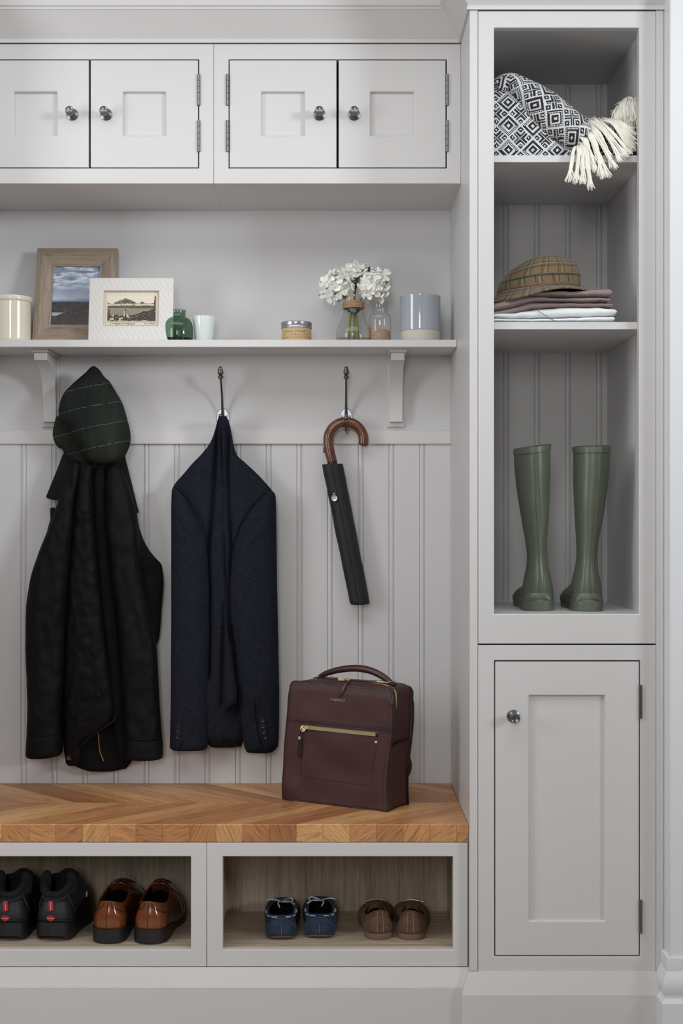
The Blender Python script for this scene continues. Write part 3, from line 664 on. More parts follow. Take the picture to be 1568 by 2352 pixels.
# ================================================================ coat hooks and what hangs on them
HOOKX = [AX(225.5, -.005), AX(511.5, -.005), AX(794.5, -.005)]
zpl = AZ(958, -.004)
def coat_hook(x, label):
    t = thing('coat_hook', (x, 0, zpl), label, 'hook', 'coat hooks on the panelling rail')
    m = MB(); out = []
    for i in range(40):
        a = 2 * pi * i / 40; sx, sz = cos(a), sin(a)
        out.append((x + .0165 * sx * (1 - .12 * max(0, sz)), zpl + (.0235 if sz > 0 else .027) * (abs(sz) ** 1.15) * (1 if sz > 0 else -1)))
    m.loft([[(px, -.0005, pz) for px, pz in out], [(px, -.0028, pz) for px, pz in out], [(x + (px - x) * .93, -.0040, zpl + (pz - zpl) * .93) for px, pz in out]])
    p = obj('back_plate', m, STEEL, t, sharp=25)
    for s in (-1, 1):
        m = MB(); m.lathe([(.0036, 0), (.0036, .0008), (.0030, .0017), (.0012, .0022), (0, .0022)], (x + s * .0105, -.0038, zpl + .002), (0, -1, 0), 16)
        m.box(x + s * .0105 - .0028, x + s * .0105 + .0028, -.0062, -.0058, zpl + .0016, zpl + .0024); obj('screw', m, STEEL, p, sharp=30)
    y0 = -.004
    up = crom([(x, y0 - .002, zpl - .012), (x, y0 - .008, zpl + .004), (x, y0 - .014, zpl + .02), (x, y0 - .030, zpl + .055), (x, y0 - .050, zpl + .078), (x, y0 - .066, zpl + .092)], 8)
    m = MB(); m.tube(up, [lerp(.0045, .0027, smooth(i / (len(up) - 1) * 1.5)) for i in range(len(up))], 14)
    ac = [(0, 0), (.0040, 0), (.0058, .0022), (.0062, .0045), (.0050, .0068), (.0038, .0080), (.0040, .0095), (.0058, .0115), (.0066, .0145), (.0064, .0175), (.0054, .0195), (.0050, .0203), (.0050, .0225), (.0046, .0255), (.0032, .0282), (0, .0295)]
    m.lathe([(r * 1.12, z * 1.08) for r, z in ac], up[-1] - Vector((0, 0, .001)), (0, -.35, 1), 24); obj('hat_arm', m, DPEWTER, t, sharp=40)
    lo = crom([(x, y0 - .003, zpl - .004), (x, y0 - .006, zpl - .020), (x, y0 - .018, zpl - .034), (x, y0 - .040, zpl - .037), (x, y0 - .058, zpl - .026), (x, y0 - .064, zpl - .018)], 8)
    m = MB(); m.tube(lo, .0032, 14); m.lathe([(r * .95, z * .78) for r, z in ac], lo[-1] - Vector((0, 0, .0005)), (0, -.3, 1), 24); obj('coat_arm', m, DPEWTER, t, sharp=40)
    return t
hk1 = coat_hook(HOOKX[0], 'coat hook hidden behind the green tweed cap, above the black coat')
coat_hook(HOOKX[1], 'two-armed metal coat hook holding the navy blazer')
coat_hook(HOOKX[2], 'two-armed metal coat hook holding the umbrella by its handle')

# ---------------------------------------------------------------- umbrella
yu = -.034
t = thing('umbrella', at(793, 1384, yu), 'folded black umbrella with a brown crook handle, hanging from its hook', 'umbrella')
WOODH = mat('varnished_brown_wood', None, .34, 0, lambda n: n.base(n.ramp(n.noise(n.map(n.co(), (12, 12, 3)), 9, 4), (.3, S(74, 37, 19)), (.7, S(116, 64, 32)))), Coat_Weight=.5)
hp = [(762.5, 1060), (757.5, 1040), (754, 1022), (753.5, 1008)]
for i in range(1, 14):
    a = pi - pi * i / 13; hp.append((794 + 40.5 * cos(a), 1010 - 40.5 * sin(a) * 1.0))
hp.append((834, 1018)); hp.append((832.5, 1024))
pts = crom([at(a, b, yu) for a, b in hp], 4)
k = 1 / sc(yu); m = MB(); n_ = len(pts)
m.tube(pts, [11.6 * k * (1 if i < n_ - 3 else (.97, .90, .70)[i - n_ + 3]) for i in range(n_)], 28, up=(0, 1, 0)); obj('handle', m, WOODH, t, sharp=60)
BLKP = mat('black_plastic', S(24, 24, 26), .35)
NYL = mat('black_nylon', None, .62, 0, lambda n: (n.base(S(23, 22, 23)), n.bump(n.noise(n.map(n.co(), (1, 1, .4)), 40, 3), .35, .003)))
def along(q): return Vector(at(lerp(763.5, 825.5, q), lerp(1066, 1384, q), yu))
d = (along(1) - along(0)).normalized()
m = MB(); m.tube([along(-.052), along(.05)], 11.2 * k, 24); obj('collar', m, BLKP, t)
m = MB(); m.box(*[c for c in (at(743, 1030, yu)[0] - .001, at(743, 1030, yu)[0] + .004, yu - .006, yu + .002, AZ(1040, yu), AZ(1028, yu))]); obj('release_button', m, BLKP, t, bevel=.001)
rings = []
for i in range(41):
    q = i / 40; cen = along(q); w = lerp(.0262, .0250, q) * (1 + .02 * nz(q * 9, 1, 4)); ax = Vector((d.z, 0, -d.x)); ax = -ax if ax.x < 0 else ax; ring = []
    for j in range(36):
        a = 2 * pi * j / 36; f = 1 + .05 * nz(cos(a) * 1.5, sin(a) * 1.5, q * 5) + .03 * nz(cos(a) * 3, q * 24, 2)
        tw = .0016 * exp(-((a - (1.5 * pi - .3)) / .10) ** 2)
        ring.append(cen + ax * w * cos(a) * f + Vector((0, (w * .86 * f - tw) * sin(a), 0)) + d * (.004 * cos(a)))
    rings.append(ring)
e = along(1)
rings.append([e + (p - e) * .93 + d * .004 for p in rings[-1]]); rings.append([e + (p - e) * .55 + d * .0055 for p in rings[-2]])
m = MB(); m.loft(rings); obj('sleeve', m, NYL, t, sharp=70)
m = MB(); p0, p1 = along(0), along(.985)
m.tube([Vector((lerp(p0.x, p1.x, q) - .004, yu - .0232 + .0010 * nz(q * 8, 3, 3), lerp(p0.z, p1.z, q))) for q in [i / 30 for i in range(31)]], .0013, 6); obj('seam', m, NYL, t)
tagp = Vector(at(767.5, 1144, yu - .026)); m = MB(); m.lathe([(0, 0), (.0078, 0), (.0082, .0007), (.0078, .0014), (.0068, .0012), (0, .0012)], tagp, (0, -1, 0), 28)
m.lathe([(.0016, -.0005), (.0030, 0), (.0016, .0008)], tagp + Vector((0, -.0005, .0098)), (0, -1, 0), 14)
for a in (pi / 2, pi * 7 / 6, pi * 11 / 6):
    b = a + 2 * pi / 3; m.tube([tagp + Vector((.0045 * cos(a), -.0014, .0045 * sin(a))), tagp + Vector((.0045 * cos(b), -.0014, .0045 * sin(b)))], .0005, 6)
obj('metal_tag', m, STEEL, t)

# ---------------------------------------------------------------- hanging garments
def drape(rows, n=56, steps=70, fold=None, p=2.2, squash=1.0):
    """cloth lobe: rows of (py, px left, px right, y back, y front); closed all round"""
    ks = [r[0] for r in rows]; cols = [[(r[0], r[j]) for r in rows] for j in range(1, 5)]; m = MB(); rings = []
    for i in range(steps + 1):
        py = lerp(ks[0], ks[-1], i / steps); l, r, yb, yf = [spl(c_, py) for c_ in cols]; ring = []
        ym = lerp(yb, yf, .55)
        for j in range(n):
            a = 2 * pi * j / n; ca, sa = cos(a), sin(a)
            u = math.copysign(abs(ca) ** (2 / p), ca); v = math.copysign(abs(sa) ** (2 / p), sa)
            px = lerp(l, r, (u + 1) / 2); y = lerp(yb, yf, (1 - v) / 2)
            if fold and sa < 0: y += fold(px, py, u) * min(1, -sa * 2.2)
            X, _, Z = at(px, py, ym); ring.append((X, min(y, -.0095), Z))
        rings.append(ring)
    m.loft(rings); return m
def valley(vs):                                                 # valleys: (polyline of (py, px), depth, width)
    def f(px, py, u):
        y = 0
        for pl, dep, w in vs:
            if pl[0][0] - 15 < py < pl[-1][0] + 15:
                e = smooth((py - pl[0][0] + 15) / 30) * smooth((pl[-1][0] + 15 - py) / 30)
                y += e * dep * exp(-((px - interp(pl, py)) / w) ** 2)
        return y
    return f
def wr(amp, sx, sy, seed): return lambda px, py: amp * (nz(px / sx, py / sy, seed) + .5 * nz(px / sx * 2.1, py / sy * 2.1, seed + 5))

def _wool(n):
    v = n.co(); f = n.noise(n.map(v, (1, 1, .55)), 860, 2, .7); g = n.noise(v, 1500, 1)
    s = n.m('ADD', n.m('MULTIPLY', f, .6), n.m('MULTIPLY', g, .4))
    n.base(n.ramp(s, (.36, S(14, 15, 19)), (.52, S(26, 29, 39)), (.70, S(60, 64, 75)))); n.bump(s, .25, .0006)
WOOL = mat('navy_flecked_wool', None, .95, 0, _wool, Specular_IOR_Level=.12)
LINING = mat('black_lining', S(10, 10, 12), .9, Specular_IOR_Level=.1)
HORN = mat('dark_horn', S(40, 36, 34), .3)
t = thing('blazer', at(512, 1725, -.05), 'navy flecked wool blazer hanging by its back neck from the middle hook', 'blazer')
W0, W1 = -.012, -.050
V = [([(962, 503), (1040, 497), (1180, 489), (1260, 480), (1400, 484), (1560, 480)], .022, 5.5), ([(975, 508), (1080, 512), (1200, 514), (1300, 518), (1420, 524), (1500, 529)], .012, 2.6),
     ([(985, 524), (1100, 525), (1180, 528), (1260, 533), (1350, 527), (1480, 531)], .018, 4.0), ([(1380, 515), (1480, 514), (1620, 511)], .012, 3), ([(1440, 534), (1560, 542), (1640, 549)], .012, 4)]
vf = valley(V); w1 = wr(.003, 26, 60, 3)
rows = [(956.5, 504, 520, -.05, -.095), (963, 500, 523, -.03, -.099), (975, 497, 527, -.024, -.097), (1000, 490, 532, -.016, -.090), (1018, 482, 535, W0, -.084), (1045, 461, 544, W0, -.080), (1062, 444, 562, W0, -.078), (1090, 420, 592, W0, -.074),
        (1112, 401, 612, W0, -.072), (1128, 394, 625, W0, -.072), (1145, 396, 629, W0, -.074), (1180, 405, 622, W0, -.078), (1230, 430, 592, W0, -.082), (1280, 450, 572, W0, -.082), (1400, 452, 570, W0, -.078), (1600, 460, 562, W0, -.072), (1690, 470, 562, W0, -.066), (1708, 476, 556, W0, -.050), (1716, 484, 540, -.02, -.04)]
m = drape(rows, 240, 150, lambda px, py, u: vf(px, py, u) + w1(px, py), 2.6); obj('body', m, WOOL, t, sharp=0)
def sleeve(rows, seed, vs, sl=.0035):
    w_ = wr(sl, 22, 45, seed); g = valley(vs); return drape(rows, 72, 110, lambda px, py, u: g(px, py, u) + w_(px, py), 2.3)
L = [(1116, 403, 409, -.050, -.066), (1124, 395, 421, -.03, -.080), (1150, 393.5, 436, W0, -.090), (1190, 393, 456, W0, -.096), (1225, 393, 471, W0, -.098), (1262, 393, 478, W0, -.098), (1350, 393, 482.5, W0, -.094), (1420, 393, 482.5, W0, -.090), (1500, 392.5, 481, W0, -.088), (1600, 392, 478.5, W0, -.086), (1700, 390, 477, W0, -.084), (1716, 389.5, 476, W0, -.082), (1722, 395, 470, -.02, -.070)]
obj('sleeve', sleeve(L, 11, [([(1205, 418), (1240, 445), (1262, 460)], .007, 9)]), WOOL, t, sharp=0)
R = [(1128, 617, 626, -.050, -.066), (1136, 604, 632, -.03, -.080), (1160, 582, 633.5, W0, -.090), (1190, 560, 634, W0, -.096), (1220, 545, 634.5, W0, -.098), (1262, 534, 635, W0, -.098), (1340, 528, 636, W0, -.094), (1440, 531, 638, W0, -.090), (1520, 537, 639.5, W0, -.088), (1600, 545, 641, W0, -.086), (1690, 557, 640, W0, -.084), (1716, 561, 637.5, W0, -.082), (1727, 566, 626, -.02, -.070)]
obj('sleeve', sleeve(R, 23, [([(1230, 600), (1270, 575), (1300, 560)], .005, 10)]), WOOL, t, sharp=0)
m = drape([(1430, 517, 521, -.060, -.085), (1480, 516, 529, -.056, -.094), (1540, 515.5, 538, -.054, -.098), (1600, 514.5, 545, -.052, -.100), (1613, 514.5, 545, -.052, -.100), (1622, 514.5, 533, -.056, -.096), (1631, 514.5, 520, -.07, -.090)], 40, 40, None, 2.2); obj('front_edge', m, WOOL, t, sharp=0)
m = drape([(1660, 482, 556, -.011, -.040), (1705, 482, 556, -.011, -.040), (1714, 484, 554, -.012, -.038)], 40, 10, None, 3); obj('lining', m, LINING, t)
def button(px, py, y, par, mt_, r=.0058):
    p = at(px, py, y); m = MB(); m.lathe([(0, 0), (r * .9, 0), (r, .0012), (r * .92, .0026), (r * .7, .0022), (r * .55, .0018), (0, .0018)], p, (0, -1, 0), 20)
    for a in range(4): m.lathe([(.0004, 0), (.0008, .0004), (.0004, .0008)], (p[0] + .0014 * cos(a * pi / 2 + .7), y - .0020, p[2] + .0014 * sin(a * pi / 2 + .7)), (0, -1, 0), 8)
    return obj('button', m, mt_, par, sharp=30)
for px, py in ((413.5, 1651), (411, 1665), (410, 1678.5), (408.5, 1692)): button(px, py, -.0805, t, HORN)
for px, py in ((602.5, 1654.5), (603, 1667.5), (606, 1681), (609, 1693.5)): button(px, py, -.0835, t, HORN)
def slit(pl, y0, y1, par, mt_):
    m = MB(); m.tube([at(a, b, lerp(y0, y1, i / (len(pl) - 1))) for i, (a, b) in enumerate(pl)], .0011, 6); return obj('cuff_vent', m, mt_, par)
slit([(427, 1610), (424, 1660), (419, 1700), (414, 1722)], -.0855, -.0815, t, LINING); slit([(584, 1612), (587, 1650), (594, 1690), (603, 1722)], -.0875, -.0835, t, LINING)

for pl in ([(402, 1118), (426, 1140), (449, 1172), (464, 1203), (475, 1238), (480, 1262)], [(614, 1128), (591, 1148), (571, 1172), (554, 1200), (542, 1232), (534, 1262)]):
    m = MB(); m.tube(crom([at(a, b, -.0835) for a, b in pl], 6), .0011, 6); obj('armhole_seam', m, LINING, t)

# black quilted coat
def _wax(n):
    v = n.co(); w = n.noise(n.map(v, (1, 1, .8), (0, .5, 0)), 28, 4, .6); s = n.noise(v, 7, 3)
    n.base(n.ramp(s, (.35, S(10, 9, 10)), (.7, S(14, 13, 14)))); n.bump(w, .18, .0015)
WAX = mat('black_waxed_cloth', None, .62, 0, _wax, Specular_IOR_Level=.16)
def _cord(n):
    x, y, z = n.xyz(n.co()); n.base(S(9, 9, 10)); n.bump(n.m('SINE', n.m('MULTIPLY', n.m('ADD', x, n.m('MULTIPLY', z, .35)), 2600)), .3, .0008)
CORD = mat('black_corduroy', None, .9, 0, _cord)
BLIN = mat('black_quilt_lining', S(8, 8, 9), .85, Specular_IOR_Level=.2)
BRASS = mat('antique_brass', S(84, 66, 36), .4, .9); YZIP = mat('yellow_zip_tape', S(150, 122, 40), .5)
t = thing('coat', at(215, 1770, -.06), 'long black quilted coat with a corduroy collar, hanging below the green cap', 'coat')
w2 = wr(.0035, 20, 34, 31); q1 = wr(.003, 16, 16, 4)
# back panel seen right of the right sleeve and lining at the hem
m = drape([(1080, 160, 290, -.012, -.05), (1160, 130, 312, -.012, -.05), (1205, 112, 318, -.012, -.05), (1235, 105, 327, -.012, -.05), (1262, 100, 341, -.012, -.05), (1282, 96, 357, -.012, -.05), (1298, 94, 371, -.012, -.048), (1318, 92, 373.5, -.012, -.046), (1335, 90, 375, -.012, -.046), (1400, 90, 370.5, -.012, -.044), (1460, 92, 366, -.012, -.044), (1500, 110, 352, -.012, -.044), (1600, 130, 330, -.012, -.044), (1680, 142, 312, -.012, -.046), (1745, 150, 304, -.012, -.046), (1757, 168, 296, -.012, -.046), (1765, 185, 290, -.014, -.044), (1771, 205, 262, -.02, -.04)], 90, 120, lambda px, py, u: w2(px, py), 2.8)
obj('back_panel', m, BLIN, t, sharp=0)
Lc = [(1058, 168, 186, -.045, -.075), (1075, 156, 189, -.02, -.088), (1110, 146, 186, -.014, -.094), (1150, 135, 177, -.014, -.098), (1200, 117, 173, -.014, -.104), (1270, 89, 166, -.014, -.108), (1330, 70, 159, -.014, -.108), (1400, 60, 153.5, -.014, -.106), (1480, 58.5, 150, -.014, -.102), (1560, 61, 147, -.014, -.100), (1620, 63, 142, -.014, -.098), (1690, 61.5, 141, -.014, -.096)]
sl = lambda rows, seed, vs: sleeve(rows, seed, vs, .0045)
o = obj('sleeve', sl(Lc, 41, [([(1060, 172), (1300, 120), (1500, 100)], .004, 14)]), WAX, t, sharp=0)
m = drape([(1687, 61.5, 141.5, -.013, -.099), (1700, 60.5, 142, -.013, -.100), (1726, 59, 142, -.013, -.100), (1734, 58.5, 138, -.014, -.098), (1739, 62, 120, -.022, -.09)], 64, 24, None, 2.3); obj('cuff', m, WAX, o, sharp=0)
Rc = [(1058, 246, 270, -.045, -.075), (1080, 244, 284, -.02, -.088), (1120, 243, 299, -.014, -.096), (1160, 242, 310, -.014, -.102), (1200, 244, 316, -.014, -.106), (1260, 250, 322, -.014, -.108), (1330, 257, 331, -.014, -.108), (1400, 267, 345, -.014, -.106), (1470, 273, 356, -.014, -.104), (1500, 276, 360, -.014, -.102), (1560, 279, 363, -.014, -.100), (1620, 283, 366, -.014, -.098), (1700, 286, 372, -.014, -.096)]
o = obj('sleeve', sl(Rc, 53, [([(1200, 290), (1320, 285), (1500, 330)], .004, 12)]), WAX, t, sharp=0)
m = drape([(1698, 286, 372.5, -.013, -.099), (1712, 286, 373, -.013, -.100), (1734, 287.5, 373.5, -.013, -.100), (1741, 290, 372.5, -.016, -.098), (1743, 296, 368, -.02, -.094)], 64, 24, None, 2.3); obj('cuff', m, WAX, o, sharp=0)
# front panels hanging between the sleeves
fr = [(1062, 180, 222, -.03, -.078), (1100, 180, 216, -.02, -.092), (1160, 172, 217, -.02, -.094), (1220, 167, 221, -.02, -.092), (1300, 158, 226, -.02, -.090), (1380, 153, 234, -.02, -.088), (1460, 150, 241, -.02, -.086), (1540, 148, 252, -.02, -.086), (1600, 146, 260, -.02, -.084), (1640, 146, 262.5, -.02, -.082), (1655, 147, 262, -.02, -.080), (1676, 148, 240, -.02, -.078), (1697, 149, 206, -.02, -.074), (1712, 150, 190, -.02, -.070), (1752, 151, 188, -.02, -.062), (1757, 155, 182, -.024, -.058)]
m = drape(fr, 110, 140, lambda px, py, u: w2(px, py) + q1(px + py * .5, py) * .8, 2.4); o = obj('front_panel', m, WAX, t, sharp=0)
m = MB(); pl = [(263, 1642), (262, 1655), (238, 1672), (206, 1694), (188, 1712)]
m.tube(crom([at(a, b, -.074) for a, b in pl], 6), .0036, 8); obj('hem_binding', m, WAX, o)
m = MB(); m.tube(crom([at(a, b, -.093) for a, b in ((172, 1440), (205, 1510), (236, 1570), (250, 1600))], 6), .0016, 6); obj('seam', m, WAX, o)
fr2 = [(1062, 216, 250, -.03, -.072), (1120, 214, 248, -.02, -.078), (1250, 220, 256, -.02, -.074), (1400, 234, 272, -.02, -.070), (1550, 250, 284, -.02, -.066), (1680, 262, 292, -.02, -.062), (1738, 270, 300, -.02, -.058), (1746, 276, 296, -.024, -.05)]
m = drape(fr2, 60, 90, lambda px, py, u: w2(px, py), 2.3); obj('front_panel', m, BLIN, t, sharp=0)
m = MB(); m.tube(crom([at(a, b, -.052) for a, b in ((226, 1684), (227, 1705), (230, 1728), (238, 1748))], 6), .0012, 6); obj('zip', m, YZIP, t)['label'] = 'yellow zip tape'
p = at(159, 1740, -.064); m = MB(); m.lathe([(0, 0), (.0066, 0), (.007, .001), (.006, .002), (.0045, .0015), (0, .0018)], p, (0, -1, 0), 24); obj('snap', m, BRASS, t, sharp=30)
def flat_panel(pl, yb, yf, mt_, par, name, seed):
    m = MB(); s0 = [at(a, b, yf + .004 * nz(a / 20, b / 20, seed)) for a, b in pl]; s1 = [at(a, b, yb) for a, b in pl]
    cx = sum(a for a, b in pl) / len(pl); cy = sum(b for a, b in pl) / len(pl)
    s2 = [at(lerp(a, cx, .10), lerp(b, cy, .10), yf - .004) for a, b in pl]
    m.loft([s1, s0, s2]); return obj(name, m, mt_, par, sharp=50, bevel=.0012)
flat_panel([(152, 1030), (172, 1052), (164, 1080), (152, 1112), (143, 1138), (136, 1150), (121, 1148), (108, 1144.5), (105.5, 1141), (118, 1110), (131, 1078), (143, 1046)], -.035, -.046, CORD, t, 'collar', 1)
flat_panel([(278, 1044), (287, 1046), (291, 1064), (302, 1108), (311, 1145), (319, 1177), (314, 1180), (308, 1178), (300, 1150), (288, 1112), (277, 1080), (272, 1060)], -.035, -.048, CORD, t, 'collar', 2)
flat_panel([(115, 1167), (126, 1165), (124, 1210), (116, 1206)], -.03, -.04, CORD, t, 'strap', 3)

# green tweed flat cap on the upper arm of the first hook
def _tweed(n):
    v = n.co(); x, y, z = n.xyz(v)
    f = n.noise(v, 900, 2, .7); w = n.noise(v, 18, 3); lo = n.noise(n.map(v, (3, 1, .4)), 9, 2)
    c = n.ramp(n.m('ADD', n.m('MULTIPLY', f, .55), n.m('MULTIPLY', lo, .45)), (.34, S(23, 26, 24)), (.52, S(36, 41, 37)), (.70, S(54, 58, 50)))
    q = n.m('ADD', n.m('SUBTRACT', z, n.m('MULTIPLY', x, .20)), n.m('MULTIPLY', n.m('SUBTRACT', w, .5), .008))
    fr_ = n.m('FRACT', n.m('ADD', n.m('DIVIDE', q, .0515), TW_PH)); ln = n.m('LESS_THAN', n.m('ABSOLUTE', n.m('SUBTRACT', fr_, .5)), .0085)
    dash = n.m('GREATER_THAN', n.noise(n.map(v, (1, 1, .2)), 420, 1), .44)
    n.base(n.mix(n.m('MULTIPLY', ln, dash), c, S(122, 128, 118))); n.bump(f, .3, .0006)
TW_PH = .5 - ((AZ(908, -.1) - AZ(1083, -.1) - .155 * 0) / .0503) % 1 + 1 - .33
TWEED = mat('green_tweed', None, .95, 0, _tweed, Specular_IOR_Level=.15)
yc = -.085
t = thing('flat_cap', at(213, 1083, yc), 'dark green tweed flat cap with pale checks, hung above the black coat', 'cap')
outl = [(216, 840), (228, 849), (240, 866), (252, 877), (266, 900), (277, 918), (285, 937), (292, 962), (298, 985), (300, 1005), (298, 1024), (288, 1046), (281, 1053), (264, 1062), (243, 1066), (227, 1066), (212, 1062), (196, 1053), (181, 1034), (168, 1005), (153, 978), (139, 962), (134, 950), (136, 930), (145, 905), (158, 890), (176, 873), (197, 855), (207, 844)]
def outline(pl, n):
    P = crom([Vector((a, b, 0)) for a, b in pl + [pl[0]]], 10); L_ = [0]
    for a, b in zip(P, P[1:]): L_.append(L_[-1] + (b - a).length)
    out = []
    for i in range(n):
        s = L_[-1] * i / n; j = 0
        while L_[j + 1] < s: j += 1
        out.append(P[j].lerp(P[j + 1], (s - L_[j]) / max(1e-9, L_[j + 1] - L_[j])))
    return out
def dome(pl, cen, yb, yf, n=96, rings=14, rnd_=.5, f=None):
    O = outline(pl, n); R_ = []
    R_.append([at(lerp(p.x, cen[0], .35), lerp(p.y, cen[1], .35), yb) for p in O]); R_.append([at(lerp(p.x, cen[0], .04), lerp(p.y, cen[1], .04), yb) for p in O])
    for i in range(rings + 1):
        q = i / rings * .985; s = 1 - q ** 1.35; h = (1 - (1 - q) ** 2.6) ** rnd_
        y0_ = lerp(yb, yf, .28); R_.append([at(lerp(cen[0], p.x, s), lerp(cen[1], p.y, s), lerp(y0_, yf, h) + (f(lerp(cen[0], p.x, s), lerp(cen[1], p.y, s), q) if f else 0)) for p in O])
    m = MB(); m.loft(R_); return m
cf = lambda px, py, q: smooth(q * 4) * (.007 * exp(-((px - interp([(851, 222), (930, 236), (1000, 246)], py)) / 13) ** 2) * smooth((1010 - py) / 90) + .004 * nz(px / 26, py / 34, 6) + .010 * smooth((930 - py) / 80))
obj('crown', dome(outl, (220, 975), -.062, -.128, 110, 16, .62, cf), TWEED, t, sharp=0)
brim = [(137, 985), (139, 1012), (144, 1034), (154, 1050), (170, 1067), (186, 1075), (205, 1081.5), (226, 1083.5), (248, 1080.5), (268, 1072), (282, 1056), (284, 1030), (270, 1000), (220, 965), (160, 955), (142, 965)]
obj('peak', dome(brim, (205, 1020), -.035, -.0765, 90, 8, .42), TWEED, t, sharp=0)
ear = [(124, 975), (131, 955), (150, 960), (165, 1000), (160, 1030), (143, 1031), (133, 1027), (125, 1015), (121, 999), (122, 985)]
obj('side_band', dome(ear, (142, 998), -.030, -.0665, 60, 8, .45), TWEED, t, sharp=0)
# ================================================================ burgundy leather backpack on the bench
def _leather(n):
    v = n.co(); c = n.voro(v, 520, 'DISTANCE_TO_EDGE'); f = n.noise(v, 30, 3)
    n.base(n.mix(f, S(58, 29, 30), S(72, 38, 37))); n.bump(n.ramp(c, (0, 0), (.22, 1)), .35, .0006); n.put(n.b.inputs['Roughness'], n.m('ADD', .40, n.m('MULTIPLY', f, .14)))
LEA = mat('burgundy_pebbled_leather', None, .45, 0, _leather)
EDGE = mat('dark_painted_edge', S(26, 20, 22), .4); THREAD = mat('dark_thread', S(34, 16, 18), .8); SMOOTHL = mat('burgundy_smooth_leather', S(62, 30, 30), .38)
bl = (AX(652, -.211), -.211, ZSEAT + .0004)
BW, BD, BH = .287, .0955, .282
bag = thing('backpack', bl, 'burgundy pebbled leather backpack with gold zips, standing on the bench', 'backpack')
def bx(b): return .018 * smooth(b) - .003 * sin(pi * b), BW + .009 * smooth(b * 1.2) - .004 * sin(2 * pi * b)
def bfront(a, b):                                               # front panel, b in 0..1 up
    l, r = bx(b); x = lerp(l, r, a)
    dent = .006 * exp(-(((a - .62) / .3) ** 2 + ((b - .30) / .12) ** 2)) - .005 * exp(-(((a - .1) / .08) ** 2 + ((b - .1) / .1) ** 2)) - .004 * sin(pi * a) * sin(pi * min(1, b * 1.1))
    y = dent + .0025 * nz(a * 4, b * 5, 2) + .004 * smooth((b - .93) / .07)
    z = BH * b * (1 + .010 * (1 - a)) - .004 * a * b + (.0015 * nz(a * 6, 1, 1) if b > .9 else 0)
    ra = .018                                                   # rounded top corners
    ex = min(x - l, r - x)
    if b > .9 and ex < ra: z -= (ra - sqrt(max(0, ra * ra - (ra - ex) ** 2))) * .62
    return Vector((bl[0] + x, bl[1] + y, bl[2] + z))
def front_off(a, b, d): p = bfront(a, b); return p + Vector((0, -d, 0))
m = MB(); m.grid(lambda a, b: bfront(a, b) + Vector((0, -.0045, .001)), 60, 60); obj('front_panel', m, LEA, bag, solid=.0045, sharp=50)
m = MB(); m.grid(lambda a, b: bfront(a, b) + Vector((0, BD + .001 - .003 * sin(pi * b), .001)), 40, 40); obj('back_panel', m, LEA, bag, solid=.004, sharp=50)
rings = []
for i in range(33):
    b = i / 32; l, r = bx(b * .96); l += .0045; r -= .0050; zz = bl[2] + .0015 + BH * .96 * b
    if i == 32: pass
    q_ = []
    for x_, y_ in ([(l, .001 + BD * j / 8) for j in range(8, 0, -1)] + [(lerp(l, r, j / 16), .001) for j in range(16)] + [(r, .001 + BD * j / 12) for j in range(12)] + [(lerp(r, l, j / 16), .001 + BD) for j in range(16)]):
        dy = (y_ - .001) / BD; sink = -.005 * sin(pi * dy) * (1 if x_ >= r - 1e-6 or x_ <= l + 1e-6 else 0)
        q_.append((bl[0] + x_ + (sink if x_ > BW / 2 else -sink), bl[1] + y_, zz))
    rings.append(q_)
last = rings[-1]; cxm = bl[0] + BW / 2 + .012; cym = bl[1] + BD / 2
def topring(s, up): return [(lerp(cxm, x_, s), lerp(cym, y_, s), z_ + up) for x_, y_, z_ in last]
rings += [topring(.97, .008), topring(.90, .013), topring(.7, .017), topring(.4, .019), topring(.02, .020)]
m = MB(); m.loft(rings, c1=False); obj('gusset', m, LEA, bag, sharp=60)
def edge_line(y_, parent_name):
    f = lambda a, b: bfront(a, b) + Vector((0, y_, .001))
    P = [f(0, .002 + .998 * i / 40) for i in range(41)] + [f(i / 50, 1) for i in range(1, 51)] + [f(1, 1 - .998 * i / 40) for i in range(1, 41)] + [f(1 - i / 50, .002) for i in range(1, 50)]
    m = MB(); m.tube(P + [P[0]], .0022, 8); obj('edge_piping', m, EDGE, bag)
edge_line(-.0030, 'f'); edge_line(BD + .0006, 'b')
def stitch(pts, name='stitching', r=.00045):
    m = MB()
    for a, b in zip(pts[::1], pts[1::1]):
        L = (b - a).length; k_ = max(1, int(L / .0034))
        for i in range(k_): m.tube([a.lerp(b, (i + .15) / k_), a.lerp(b, (i + .82) / k_)], r, 5)
    return obj(name, m, THREAD, bag)
off = .0088
stitch([front_off(.022, .02 + .95 * i / 20, off - .0042) for i in range(21)]); stitch([front_off(.965, .02 + .95 * i / 20, off - .0042) for i in range(21)])
sb = .676
m = MB(); m.tube([front_off(i / 40, sb, .0044) for i in range(41)], .0011, 6); obj('seam', m, EDGE, bag)
stitch([front_off(.01 + .98 * i / 20, sb + .018, .0050) for i in range(21)]); stitch([front_off(.01 + .98 * i / 20, sb - .016, .0050) for i in range(21)])
pk = [(.20, .56), (.185, .40), (.175, .27), (.19, .225), (.24, .215), (.5, .205), (.78, .20), (.835, .215), (.86, .26), (.865, .40), (.87, .55)]
stitch([front_off(p.x, p.y, .0050) for p in crom([Vector((a, b, 0)) for a, b in pk], 5)])
